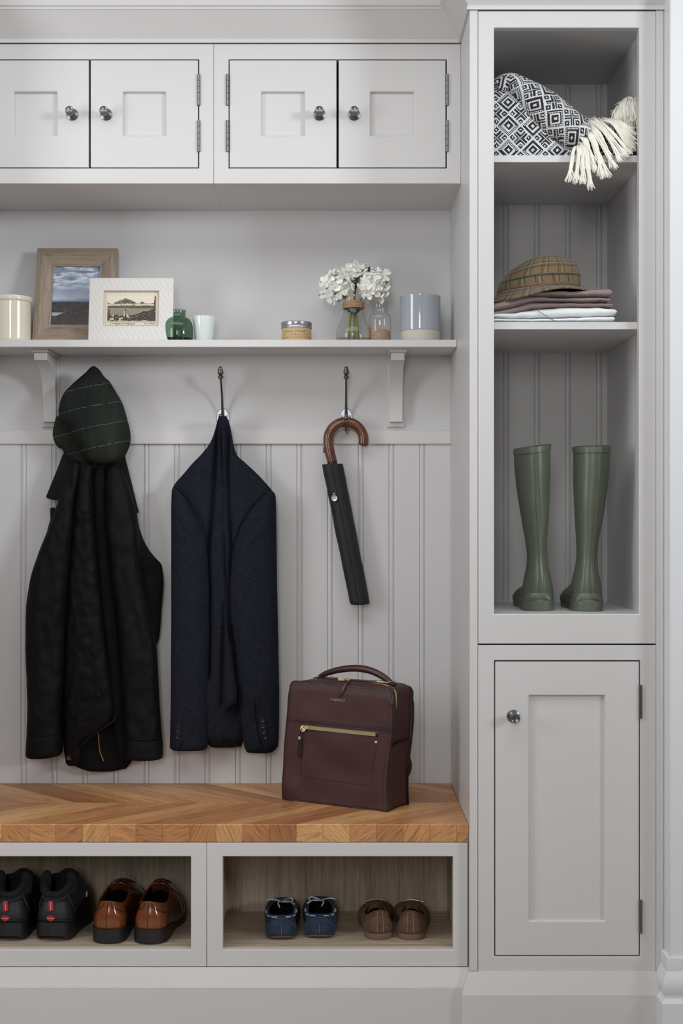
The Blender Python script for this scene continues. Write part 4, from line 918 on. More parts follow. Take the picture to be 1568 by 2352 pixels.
# zip with teeth, welt and pull
za, zb_, zc = .205, .858, .632
m = MB(); m.tube([front_off(lerp(za - .02, zb_ + .012, i / 30), zc, .0046) for i in range(31)], .0066, 10, .2, up=(0, -1, 0)); z = obj('pocket_zip', m, EDGE, bag)
m = MB(); n_ = 88
for i in range(n_):
    p = front_off(lerp(za, zb_, i / n_), zc, .0062); m.box(p.x - .00065, p.x + .00065, p.y - .0016, p.y + .0008, p.z - .0042, p.z + .0042)
obj('zip_teeth', m, GOLD, z)
p = front_off(za, zc, .0085)
m = MB(); m.box(p.x - .005, p.x + .006, p.y - .0022, p.y + .0022, p.z - .0034, p.z + .0034); m.lathe([(.0042, -.0012), (.0074, -.0012), (.0078, 0), (.0074, .0012), (.0042, .0012), (.0042, -.0012)], p + Vector((-.007, -.001, -.003)), (0, -1, .1), 28)
m.tube([p + Vector((-.0105, -.001, -.0005)), p + Vector((-.0035, -.001, -.0065))], .0016, 8); obj('zip_slider', m, GOLD, z, sharp=30)
m = MB(); a0 = p + Vector((-.0105, -.001, -.008))
m.tube(crom([a0 + Vector((.001, 0, .004)), a0 + Vector((-.003, -.001, -.006)), a0 + Vector((-.006, -.001, -.016))], 6), .0016, 8)
for s_ in (-1, 1): m.tube(crom([a0 + Vector((-.006, -.001, -.016)), a0 + Vector((-.006 + .0022 * s_, -.001, -.032)), a0 + Vector((-.009 + .0032 * s_, 0, -.058)), a0 + Vector((-.009 + .0012 * s_, 0, -.066))], 6), .0020, 8, .6, up=(0, -1, 0))
obj('zip_pull', m, EDGE, z)
m = MB(); m.tube([a0 + Vector((-.0062, -.001, -.014)), a0 + Vector((-.0062, -.001, -.021))], .0033, 14); obj('pull_ferrule', m, GOLD, z, sharp=30)
p = front_off(.862, .567, .0050); m = MB(); m.lathe([(0, .0018), (.0020, .0016), (.0030, .0008), (.0033, 0), (0, 0)], p, (0, -1, 0), 20); obj('rivet', m, GOLD, bag)
mm = text_mesh('FIORELLI', .0080, .0003, 1.3); P_ = front_off(.49, .885, .0055)
mm.xf(Matrix.Translation(P_) @ Matrix.Rotation(pi / 2, 4, 'X')); obj('lettering', mm, GOLD, bag, flat=True)
# carrying handle
zt_ = bl[2] + BH
L = lambda x_, y_, z_: Vector((bl[0] + x_, bl[1] + y_, zt_ + z_))
hp = crom([L(.070, .05, .012), L(.092, .05, .022), L(.130, .05, .0325), L(.172, .05, .0375), L(.210, .05, .034), L(.240, .05, .0235), L(.262, .05, .010), L(.272, .05, -.004)], 8)
n_ = len(hp); m = MB(); m.tube(hp, [.0085 * (.62 + .38 * sin(pi * min(1, max(0, i / (n_ - 1))))) for i in range(n_)], 16, 1.0, up=(0, 1, 0)); h_ = obj('handle', m, SMOOTHL, bag)
m = MB(); m.box(*[c_ for c_ in (L(.068, 0, 0).x, L(.118, 0, 0).x, L(0, .040, 0).y, L(0, .06, 0).y, zt_ + .0055, zt_ + .0115)]); obj('handle_tab', m, EDGE, bag, bevel=.002)
m = MB(); m.box(L(.240, 0, 0).x, L(.276, 0, 0).x, L(0, .040, 0).y, L(0, .06, 0).y, zt_ + .002, zt_ + .0085); obj('handle_tab', m, EDGE, bag, bevel=.002)
m = MB(); R_ = [L(.243, .026, .012), L(.262, .026, .012), L(.266, .03, .011), L(.266, .07, .011), L(.262, .074, .011), L(.243, .074, .011), L(.239, .07, .011), L(.239, .03, .012)]
m.tube(R_ + [R_[0]], .0018, 8); obj('buckle_ring', m, GOLD, bag)
# top zip running over the top and down the right side
tz = crom([L(.085, .030, .0035), L(.15, .030, .0075), L(.22, .030, .0065), L(.262, .030, .004), L(.285, .030, -.006), L(.2885, .031, -.025), L(.2875, .033, -.055), L(.2850, .034, -.094)], 14)
m = MB(); m.tube(tz, .0052, 8, .35); z = obj('top_zip', m, EDGE, bag)
m = MB()
for a, b in zip(tz[30::1], tz[31::1]):
    for q_ in (.2, .7): c_ = a.lerp(b, q_); m.ball((c_.x, c_.y, c_.z + .0012), .0016, .0028, .0014, 5)
for a, b in zip(tz[len(tz) - 44:], tz[len(tz) - 43:]):
    c_ = a.lerp(b, .5); m.ball((c_.x + .0012, c_.y, c_.z), .0016, .0026, .0013, 5)
obj('zip_teeth', m, GOLD, z)
m = MB(); p = L(.146, .022, .012); m.box(p.x - .006, p.x + .010, p.y - .004, p.y + .004, p.z - .002, p.z + .003)
m.lathe([(.0022, -.001), (.0048, -.001), (.0048, .001), (.0022, .001), (.0022, -.001)], p + Vector((.016, -.004, .002)), (.2, -.3, 1), 20); m.lathe([(.0018, -.001), (.0040, -.001), (.0040, .001), (.0018, .001), (.0018, -.001)], p + Vector((.024, -.006, .002)), (.2, -.6, 1), 20); m.ball(p + Vector((-.004, -.002, .003)), .003)
obj('zip_slider', m, GOLD, z, sharp=30)
m = MB(); rows = []
for i, (x_, y_, z_) in enumerate([(.174, .014, .010), (.172, -.002, .006), (.170, -.0065, -.003), (.167, -.0074, -.011), (.163, -.0078, -.019), (.159, -.008, -.0235), (.1575, -.008, -.025)]):
    w_ = (.0030, .0036, .0042, .0044, .0046, .0040, .0018)[i]; p = L(x_, y_, z_); rows.append([p + Vector((-w_, 0, .001)), p + Vector((w_, 0, -.001))])
m.loft(rows, False, False, False); obj('zip_pull', m, SMOOTHL, z, solid=.0022, bevel=.0006)
# side pocket and back strap
m = MB(); m.grid(lambda a, b: Vector((bl[0] + bx(b * .55)[1] - .0015 - .003 * sin(pi * a), bl[1] + .004 + (BD - .004) * a, bl[2] + .002 + .148 * b + .005 * a * b)), 16, 16); obj('side_pocket', m, LEA, bag, solid=.003, sharp=50)
m = MB(); m.tube([Vector((bl[0] + bx(.55)[1] + .0003 - .003 * sin(pi * a / 12), bl[1] + .004 + (BD - .004) * a / 12, bl[2] + .1505 + .005 * a / 12)) for a in range(13)], .0018, 8); obj('pocket_binding', m, EDGE, bag)
m = MB(); m.tube(crom([L(.255, BD + .006, -.155), L(.272, BD + .012, -.168), L(.277, BD + .018, -.193), L(.270, BD + .014, -.216), L(.250, BD + .006, -.228)], 8), .010, 12, .4, up=(0, 1, 0)); obj('shoulder_strap', m, EDGE, bag)
bag.rotation_euler = (0, 0, radians(-30.8))
# ================================================================ shoes in the cubbies
class Shoe:
    def __init__(s, L, w, wp, z0, op, side=1, bend=.006, toe_h=.032, p1=None, bulge=.002):
        s.L, s.w, s.wp, s.z0, s.op, s.side, s.bend, s.toe_h, s.bulge = L, w, wp, z0, op, side, bend, toe_h, bulge; s.p1 = p1
    def cx(s, t): return s.side * s.bend * (-4 * (t - .35) * (t - .1) if t > .1 else 0)
    def S(s, th, k=1.0):
        t = (1 - cos(th)) / 2; w = spl(s.wp, t) * s.w / 2 * k
        inner = (sin(th) * s.side < 0); w *= (1 - (.10 * exp(-((t - .42) / .16) ** 2) if inner else 0))
        y = s.L * (t if k == 1 else .5 + (t - .5) * k)
        return Vector((s.cx(t) + math.copysign(w, sin(th)), y, s.z0(t)))
    def O(s, th):
        yo, lo, wo, zh, zl, zf = s.op; a = (1 - cos(th)) / 2
        z = zh * (1 - a) * (1 - 2 * a) + zl * 4 * a * (1 - a) + zf * a * (2 * a - 1)
        y = yo - lo * cos(th); sx = math.copysign(abs(sin(th)) ** .82, sin(th))
        return Vector((s.cx(y / s.L) + wo * sx, y, z))
    def P(s, th, k):
        A, D = s.S(th), s.O(th); t = (1 - cos(th)) / 2
        h = lerp(.55 * (D.z - A.z), s.toe_h, smooth((t - .35) / .4)); d = Vector((sin(th), -cos(th), 0)) * s.bulge
        B = A + Vector((0, 0, h)) + d; f = lerp(.10, .42, smooth((t - .3) / .5)); C_ = D + (A - D) * f; C_.z = lerp(D.z - .30 * (D.z - A.z), D.z - .10 * (D.z - A.z), smooth((t - .3) / .5))
        return A * (1 - k) ** 3 + B * 3 * k * (1 - k) ** 2 + C_ * 3 * k * k * (1 - k) + D * k ** 3
    def upper(s, n=80, m_=16, lo=0.0, hi=1.0, off=0.0, th0=None, th1=None):
        m = MB(); full = th0 is None; R = []
        for i in range(m_ + 1):
            k = lerp(lo, hi, i / m_); row = []
            for j in range(n if full else n + 1):
                th = 2 * pi * j / n if full else lerp(th0, th1, j / n); p = s.P(th, k)
                if off: p = p + Vector((sin(th), -cos(th), .25)).normalized() * off
                row.append(p)
            R.append(row)
        return m.loft(R, full, False, False)
    def line(s, f, n=40, r=.0008, off=.0012, a=0.0, b=1.0):     # thin cord on the surface; f(q) -> (theta, k)
        m = MB(); P = []
        for i in range(n + 1):
            th, k = f(lerp(a, b, i / n)); P.append(s.P(th, k) + Vector((sin(th), -cos(th), .3)).normalized() * off)
        return m.tube(P, r, 6)
    def dash(s, f, n=40, r=.0008, off=.0012, frac=.55):
        m = MB()
        for i in range(n):
            P = []
            for q in (i / n, (i + frac) / n):
                th, k = f(q); P.append(s.P(th, k) + Vector((sin(th), -cos(th), .3)).normalized() * off)
            m.tube(P, r, 5)
        return m
    def sole(s, k=1.03, zb=lambda t: 0.0, n=80, kb=.98, over=.001):
        R = []
        for kk, z in ((kb, 0), (k, 0), (k, 1)):
            row = []
            for j in range(n):
                th = 2 * pi * j / n; t = (1 - cos(th)) / 2; p = s.S(th, kk); zt = s.z0(t) + over; zb_ = zb(t); p.z = zb_ if z == 0 and kk == kb else (zb_ + min(.003, (zt - zb_) * .4) if z == 0 else zt); row.append(p)
            R.append(row)
        return MB().loft(R)
    def insole(s, up=.004, k=.90, n=60): return MB().loft([[s.S(2 * pi * j / n, k) + Vector((0, 0, up - .002)) for j in range(n)], [s.S(2 * pi * j / n, k) + Vector((0, 0, up)) for j in range(n)]])
WP = [(0, 0), (.02, .44), (.06, .66), (.12, .77), (.22, .78), (.36, .76), (.50, .84), (.66, .99), (.74, 1.0), (.84, .92), (.92, .73), (.97, .50), (1, 0)]
def put(t, hx, py, yaw, lift=0):
    s_ = (py - 1191) / (EYE - ZCUB); y = ys(s_); t.location = ((hx - 772) / s_, y, ZCUB + .0003 + lift); t.rotation_euler = (0, 0, radians(yaw))

# tan brogues
def _tan(n):
    v = n.co(); f = n.noise(v, 26, 3); x, y, z = n.xyz(v)
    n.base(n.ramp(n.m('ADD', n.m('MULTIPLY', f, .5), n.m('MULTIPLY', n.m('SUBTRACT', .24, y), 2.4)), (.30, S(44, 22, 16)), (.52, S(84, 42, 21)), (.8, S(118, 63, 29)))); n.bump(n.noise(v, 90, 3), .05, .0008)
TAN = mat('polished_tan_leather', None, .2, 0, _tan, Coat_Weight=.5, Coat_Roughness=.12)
DLIN = mat('dark_shoe_lining', S(36, 28, 24), .6); BSOLE = mat('black_rubber_sole', S(26, 25, 26), .5); LACEB = mat('dark_brown_lace', S(44, 24, 18), .7); HOLE = mat('punched_hole', S(34, 16, 10), .7)
def brogue(side, label, hx, py, yaw):
    t = thing('brogue', (0, 0, 0), label, 'shoe', 'pair of tan brogues')
    z0 = lambda q: lerp(.031, .013, smooth((q - .22) / .3))
    s = Shoe(.262, .094, WP, z0, (.0665, .0605, .0315, .093, .083, .112), side, .008, .034, bulge=.005)
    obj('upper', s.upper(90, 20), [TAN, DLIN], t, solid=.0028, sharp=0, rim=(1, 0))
    so = obj('sole', s.sole(1.045, lambda q: lerp(0.0, .007, smooth((q - .26) / .06) * smooth((.62 - q) / .2)), over=.0015), BSOLE, t, sharp=40)
    obj('insole', s.insole(.004), DLIN, t)
    obj('rim_piping', s.line(lambda q: (2 * pi * q, 1.0), 80, .0013, 0), TAN, t)
    obj('heel_seam', s.line(lambda q: (0.02, lerp(.02, .99, q)), 16, .0007, .0004), HOLE, t)
    for sg in (-1, 1):                                          # scalloped counter with punched holes
        f = lambda q, sg=sg: (sg * lerp(.16, 1.25, q), lerp(.98, .40, q ** .45) - .035 * abs(sin(q * 9)))
        obj('counter_edge', s.line(f, 30, .0006, .0006), HOLE, t)
        mm = MB()
        for i in range(11):
            th, k = f((i + .5) / 11); k += .05; p = s.P(th, min(.97, k)) + Vector((sin(th), -cos(th), .3)).normalized() * .0004; mm.ball(p, .0011, n=5)
        obj('punched_holes', mm, HOLE, t)
        obj('vamp_seam', s.line(lambda q, sg=sg: (sg * lerp(1.9, 2.3, q), lerp(.05, .98, q)), 24, .0008, .0006), HOLE, t)
    # toe cap seam and lace rows over the vamp
    obj('toe_cap_seam', s.line(lambda q: (lerp(2.35, 2 * pi - 2.35, q), .42 + .14 * sin(pi * q)), 30, .0009, .0008), HOLE, t)
    for i in range(3):
        k = .93 - .085 * i; obj('lace', s.line(lambda q, k=k: (lerp(pi - .42, pi + .42, q), k), 12, .0016, .0028), LACEB, t)
    m = MB(); m.grid(lambda a, b: Vector((s.cx(.4) + (a - .5) * .042, .122 - .012 * b + .01 * (a - .5) ** 2, .090 + .022 * b - .05 * (a - .5) ** 2 * .6)), 10, 6); obj('tongue', m, [TAN, DLIN], t, solid=.003)
    put(t, hx, py, yaw)
brogue(-1, 'left tan leather brogue, in the middle of the left cubby', 245, 2168, -4.5)
brogue(1, 'right tan leather brogue, rightmost shoe in the left cubby', 339, 2169, -7)

# black work trainers
def _blk(n):
    v = n.co(); n.base(n.mix(n.noise(v, 30, 3), S(20, 21, 24), S(31, 32, 36))); n.bump(n.noise(v, 500, 2), .15, .0005)
NUB = mat('black_nubuck', None, .55, 0, _blk); PADB = mat('black_padded_mesh', S(15, 15, 16), .85, 0, lambda n: n.bump(n.voro(n.co(), 900), .4, .0006)); RUBB = mat('black_moulded_sole', S(24, 24, 26), .45)
REDT = mat('red_tab', S(168, 28, 38), .5); LOGOT = mat('cream_logo_print', S(222, 196, 176), .6); GREYS = mat('grey_thread', S(74, 74, 78), .7)
def trainer(side, label, hx, py, yaw):
    t = thing('work_trainer', (0, 0, 0), label, 'shoe', 'pair of black work trainers')
    z0 = lambda q: .030 + .008 * smooth((.12 - q) / .12)
    s = Shoe(.226, .096, [(a, b * 1.02 if a < .4 else b) for a, b in WP], z0, (.072, .058, .034, .104, .121, .116), side, .006, .040, bulge=.008)
    obj('upper', s.upper(90, 18), [NUB, PADB], t, solid=.005, sharp=0, rim=(1, 1))
    obj('collar', MB().tube([s.O(2 * pi * j / 60) + Vector((0, 0, -.002 + .011 * exp(-((abs(((2 * pi * j / 60 + pi) % (2 * pi)) - pi) - 1.15) / .42) ** 2))) for j in range(61)], .0075, 10), PADB, t)
    for sg in (-1, 1):
        p = s.O(sg * 1.2); m = MB(); m.tube(crom([p + Vector((0, .004, -.02)), p + Vector((-sg * .001, .003, .004)), p + Vector((-sg * .004, .003, .020)), p + Vector((-sg * .008, .006, .027))], 6), [.013] * 10 + [.012, .012, .011, .010, .0095, .009, .008, .0065, .004][:9], 12, .8); obj('ankle_padding', m, PADB, t)
    so = s.sole(1.07, lambda q: .012 * smooth((.10 - q) / .10) + .010 * smooth((q - .86) / .14), over=.006); so = obj('sole', so, RUBB, t, sharp=40)
    for i, kk in enumerate((.02, .10)):
        obj('sole_ridge', s.line(lambda q, kk=kk: (lerp(-1.5, 1.5, q), kk), 30, .0016, .0024), RUBB, so)
    m = s.upper(50, 10, .08, .80, .0016, -.95, .95); obj('heel_counter', m, NUB, t, solid=.002, sharp=0)
    m = s.upper(40, 6, .66, .93, .0022, -.95, .95); obj('heel_patch', m, PADB, t, solid=.002, sharp=0)
    obj('stitching', s.line(lambda q: (lerp(-.95, .95, q), .80 - .10 * cos((q - .5) * 5)), 30, .0006, .0042), GREYS, t)
    for sg in (-1, 1): obj('stitching', s.line(lambda q, sg=sg: (sg * lerp(.78, .95, q * q), lerp(.80, .25, q)), 20, .0007, .0036), GREYS, t)
    obj('insole', s.insole(.006), PADB, t)
    tilt = Matrix.Rotation(radians(-8 if side < 0 else -6), 4, 'Y')
    pc = min((s.P(0, q_ / 100) for q_ in range(5, 99)), key=lambda p_: abs(p_.z - .080)); m = MB(); m.box(-.0055, .0055, -.003, .003, -.011, .011); m.xf(Matrix.Translation(pc + Vector((0, -.007, .0005))) @ Matrix.Rotation(radians(-10), 4, 'X') @ tilt); tb = obj('pull_tab', m, REDT, t, bevel=.0012); tb['label'] = 'red pull tab with white stitches'
    m = MB()
    for i in range(6): m.box(-.0006, .0006, -.0034, -.003, -.0095 + .0033 * i, -.0075 + .0033 * i)
    m.xf(Matrix.Translation(pc + Vector((0, -.007, .0005))) @ Matrix.Rotation(radians(-10), 4, 'X') @ tilt); obj('tab_stitching', m, LOGOT, tb)
    pl_ = min((s.P(0, q_ / 100) for q_ in range(5, 99)), key=lambda p_: abs(p_.z - .0545)); M_ = Matrix.Translation(pl_ + Vector((0, -.0058, 0))) @ Matrix.Rotation(radians(4), 4, 'X')
    D_ = [(-.0115, 0), (-.006, .0046), (0, .0070), (.006, .0046), (.0115, 0), (.006, -.0046), (0, -.0070), (-.006, -.0046)]
    m = MB(); m.loft([[(a, .0022 + 22 * a * a, b) for a, b in D_], [(a, -.0004 + 22 * a * a, b) for a, b in D_]]); m.xf(M_); lg = obj('logo_badge', m, REDT, t); lg['label'] = 'red diamond badge'
    mm = text_mesh('Lee Cooper', .0034, .0002, .92, 'CENTER', .2); mm.v = [(a, b, c_) for a, b, c_ in mm.v]; mm.xf(Matrix.Rotation(pi / 2, 4, 'X')); mm.v = [(a, b - .0007 + 22 * a * a, c_) for a, b, c_ in mm.v]; mm.xf(M_); obj('lettering', mm, LOGOT, lg, flat=True)
    m = MB(); m.grid(lambda a, b: Vector((s.cx(.4) + (a - .5) * .056, .120 + .016 * b - .03 * (a - .5) ** 2, .090 + .042 * b - .06 * (a - .5) ** 2)), 10, 8); tg = obj('tongue', m, PADB, t, solid=.008, bevel=.002)
    if side < 0:
        m = MB(); p = Vector((s.cx(.3), .095, z0(.3) + .0065)); m.box(-.012, .012, -.010, .010, -.0005, .0005); m.xf(Matrix.Translation(p)); obj('insole_print', m, REDT, t)
    else:
        p = s.P(1.75, .40); m = MB(); m.box(-.0008, .0008, -.004, .004, -.006, .006); m.xf(Matrix.Translation(p + Vector((.002, 0, 0)))); obj('side_badge', m, LOGOT, t)
    put(t, hx, py, yaw)
trainer(-1, 'left black work trainer, leftmost shoe in the left cubby', 14, 2163, -5)
trainer(1, 'right black work trainer, beside the tan brogues', 118, 2163, -7)

# blue suede moccasins
def _suede(n, c0, c1):
    v = n.co(); a = n.noise(v, 45, 4, .65); b = n.noise(v, 600, 2)
    n.base(n.ramp(n.m('ADD', n.m('MULTIPLY', a, .8), n.m('MULTIPLY', b, .2)), (.35, c0), (.62, c1))); n.bump(b, .3, .0004)
BSUE = mat('blue_suede', None, .95, 0, lambda n: _suede(n, S(28, 39, 55), S(47, 62, 84)), Sheen_Weight=.1, Sheen_Tint=S(120, 150, 190)); NAVL = mat('navy_lining', S(18, 22, 32), .8); GUM = mat('tan_rubber_sole', S(116, 88, 68), .6)
LACEW = mat('pale_grey_lace', S(216, 219, 223), .6); BTHR = mat('pale_blue_thread', S(96, 116, 140), .8)
def moccasin(side, label, hx, py, yaw):
    t = thing('moccasin', (0, 0, 0), label, 'shoe', 'pair of blue moccasins')
    z0 = lambda q: .006 + .006 * smooth((.07 - q) / .07)
    wp = [(0, 0), (.015, .42), (.05, .66), (.11, .82), (.22, .86), (.40, .84), (.55, .93), (.70, 1.0), (.84, .93), (.93, .70), (.98, .42), (1, 0)]
    s = Shoe(.232, .082, wp, z0, (.072, .062, .0305, .056, .049, .057), side, .004, .034, bulge=.005)
    obj('upper', s.upper(90, 18), [BSUE, NAVL], t, solid=.0022, sharp=0, rim=(1, 0))
    so = obj('sole', s.sole(.97, lambda q: .004 * smooth((.06 - q) / .06), kb=.92, over=.0005), GUM, t, sharp=40)
    obj('insole', s.insole(.003), NAVL, t)
    # raised apron on the vamp with whip stitches
    ap = lambda q: (lerp(1.75, 2 * pi - 1.75, q), lerp(.86, .52, sin(pi * q) ** .7))
    m = MB(); P = []
    for i in range(49):
        th, k = ap(i / 48); P.append(s.P(th, k) + Vector((0, 0, .0012)))
    m.tube(P, .0022, 8); a_ = obj('apron_seam', m, BSUE, t)
    m = MB()
    for i in range(34):
        th, k = ap((i + .5) / 34); p = s.P(th, k) + Vector((0, 0, .003)); d_ = (p - Vector((s.cx(.6), .15, p.z))).normalized(); m.tube([p + d_ * .0024 - Vector((0, 0, .002)), p + Vector((0, 0, .0008)), p - d_ * .0024 - Vector((0, 0, .0016))], .0007, 6)
    obj('whip_stitch', m, BTHR, a_)
    obj('counter_stitch', s.dash(lambda q: (lerp(-.85, .85, q), .18 + .62 * min(1, 2.6 * min(q, 1 - q))), 44, .0005, .0006), BTHR, t)
    obj('heel_seam', s.line(lambda q: (0.0, lerp(.02, .4, q)), 10, .0006, .0004), BTHR, t)
    # topline binding with lace threaded in and out
    obj('topline', s.line(lambda q: (2 * pi * q, .93), 80, .0026, -.0006), BSUE, t)
    for a, b in ((-.62, -.22), (.24, .58), (-1.15, -.82), (.82, 1.15), (-1.75, -1.4), (1.4, 1.75)):
        m = MB(); m.tube([s.P(lerp(a, b, i / 8), .90) + Vector((sin(lerp(a, b, i / 8)), -cos(lerp(a, b, i / 8)), .1)) * (.0004 + .0034 * sin(pi * (.12 + .76 * i / 8))) for i in range(9)], .0023, 8, .45, up=(0, 0, 1)); obj('lace', m, LACEW, t)
    # loose bow over the opening
    B = lambda x_, y_, z_: Vector((s.cx(.4) + x_, y_, z_))
    f = 1 if side > 0 else -1
    loops = [[B(0, .115, .058), B(-.010 * f, .098, .068), B(-.022 * f, .085, .074), B(-.026 * f, .090, .066), B(-.012 * f, .105, .060), B(0, .115, .058)], [B(0, .115, .058), B(.012 * f, .100, .066), B(.026 * f, .090, .070), B(.034 * f, .098, .066)],
             [B(0, .115, .058), B(.008 * f, .085, .064), B(.004 * f, .068, .058)], [B(-.002, .115, .058), B(-.018 * f, .110, .060), B(-.030 * f, .085, .060)]]
    for lp in loops:
        m = MB(); m.tube(crom(lp, 8), .0019, 8, .6); obj('lace', m, LACEW, t)
    put(t, hx, py, yaw)
moccasin(-1, 'left blue suede moccasin with its lace bow leaning left, in the right cubby', 646, 2162, 2.5)
moccasin(1, 'right blue suede moccasin with its lace bow leaning right, in the right cubby', 733, 2159, -1)

# brown ballet flats
BRS = mat('brown_suede', None, .95, 0, lambda n: _suede(n, S(76, 55, 43), S(106, 79, 63)), Sheen_Weight=.1, Sheen_Tint=S(190, 160, 140)); BRL = mat('dark_brown_lining', S(34, 25, 21), .7); NUDE = mat('taupe_heel', S(124, 100, 86), .6); CTHR = mat('cream_thread', S(190, 172, 150), .8)
def flat(side, label, hx, py, yaw):
    t = thing('ballet_flat', (0, 0, 0), label, 'shoe', 'pair of brown ballet flats')
    z0 = lambda q: lerp(.0150, .0050, smooth((q - .2) / .15))
    wp = [(0, 0), (.015, .40), (.05, .62), (.11, .74), (.22, .74), (.38, .74), (.55, .90), (.70, 1.0), (.84, .92), (.93, .70), (.98, .42), (1, 0)]
    s = Shoe(.228, .084, wp, z0, (.0690, .064, .0275, .066, .040, .050), side, .010, .030, bulge=.005)
    obj('upper', s.upper(90, 18), [BRS, BRL], t, solid=.0020, sharp=0, rim=(1, 0))
    so = obj('sole', s.sole(.99, lambda q: .0035 * smooth((q - .26) / .04), kb=.97, over=.0006), NUDE, t, sharp=40); so['label'] = 'taupe heel and sole'
    obj('insole', s.insole(.003), BRL, t)
    for sg in (-1, 1): obj('heel_stitch', s.dash(lambda q, sg=sg: (sg * .145, lerp(.04, .98, q)), 26, .0005, .0006), CTHR, t)
    obj('topline', s.line(lambda q: (2 * pi * q, 1.0), 80, .0014, 0), BRS, t)
    # vamp flap with gold snaffle
    m = MB(); m.grid(lambda a, b: Vector((s.cx(.55) + (a - .5) * (.052 - .008 * b), .146 - .034 * b + .012 * (a - .5) ** 2 * 4 * .5, .0475 + .010 * sin(pi * min(1, b * .8 + .2)) - .004 * b - .030 * (a - .5) ** 2 * 2)), 12, 10); fl = obj('vamp_flap', m, BRS, t, solid=.003, bevel=.001)
    m = MB(); P = [Vector((s.cx(.55) + x_, .130 - .05 * x_ * s.side, .0575 - 6.0 * x_ * x_)) for x_ in [-.024 + .004 * i for i in range(13)]]
    m.tube(P, .0011, 8)
    for i in (2, 10): m.ball(P[i], .0026); m.lathe([(.0016, -.0008), (.0036, -.0008), (.0036, .0008), (.0016, .0008), (.0016, -.0008)], P[i] + Vector((math.copysign(.005, P[i].x - s.cx(.55)), 0, -.0006)), (.3, -.6, .8), 18); m.ball(P[i] + Vector((math.copysign(.0085, P[i].x - s.cx(.55)), 0, -.001)), .0022)
    obj('snaffle', m, GOLD, t, sharp=30)
    put(t, hx, py, yaw)
flat(-1, 'left brown suede ballet flat with gold snaffle, beside the blue moccasins', 873, 2160, 5)
flat(1, 'right brown suede ballet flat with gold snaffle, rightmost shoe in the right cubby', 942, 2161, -7)
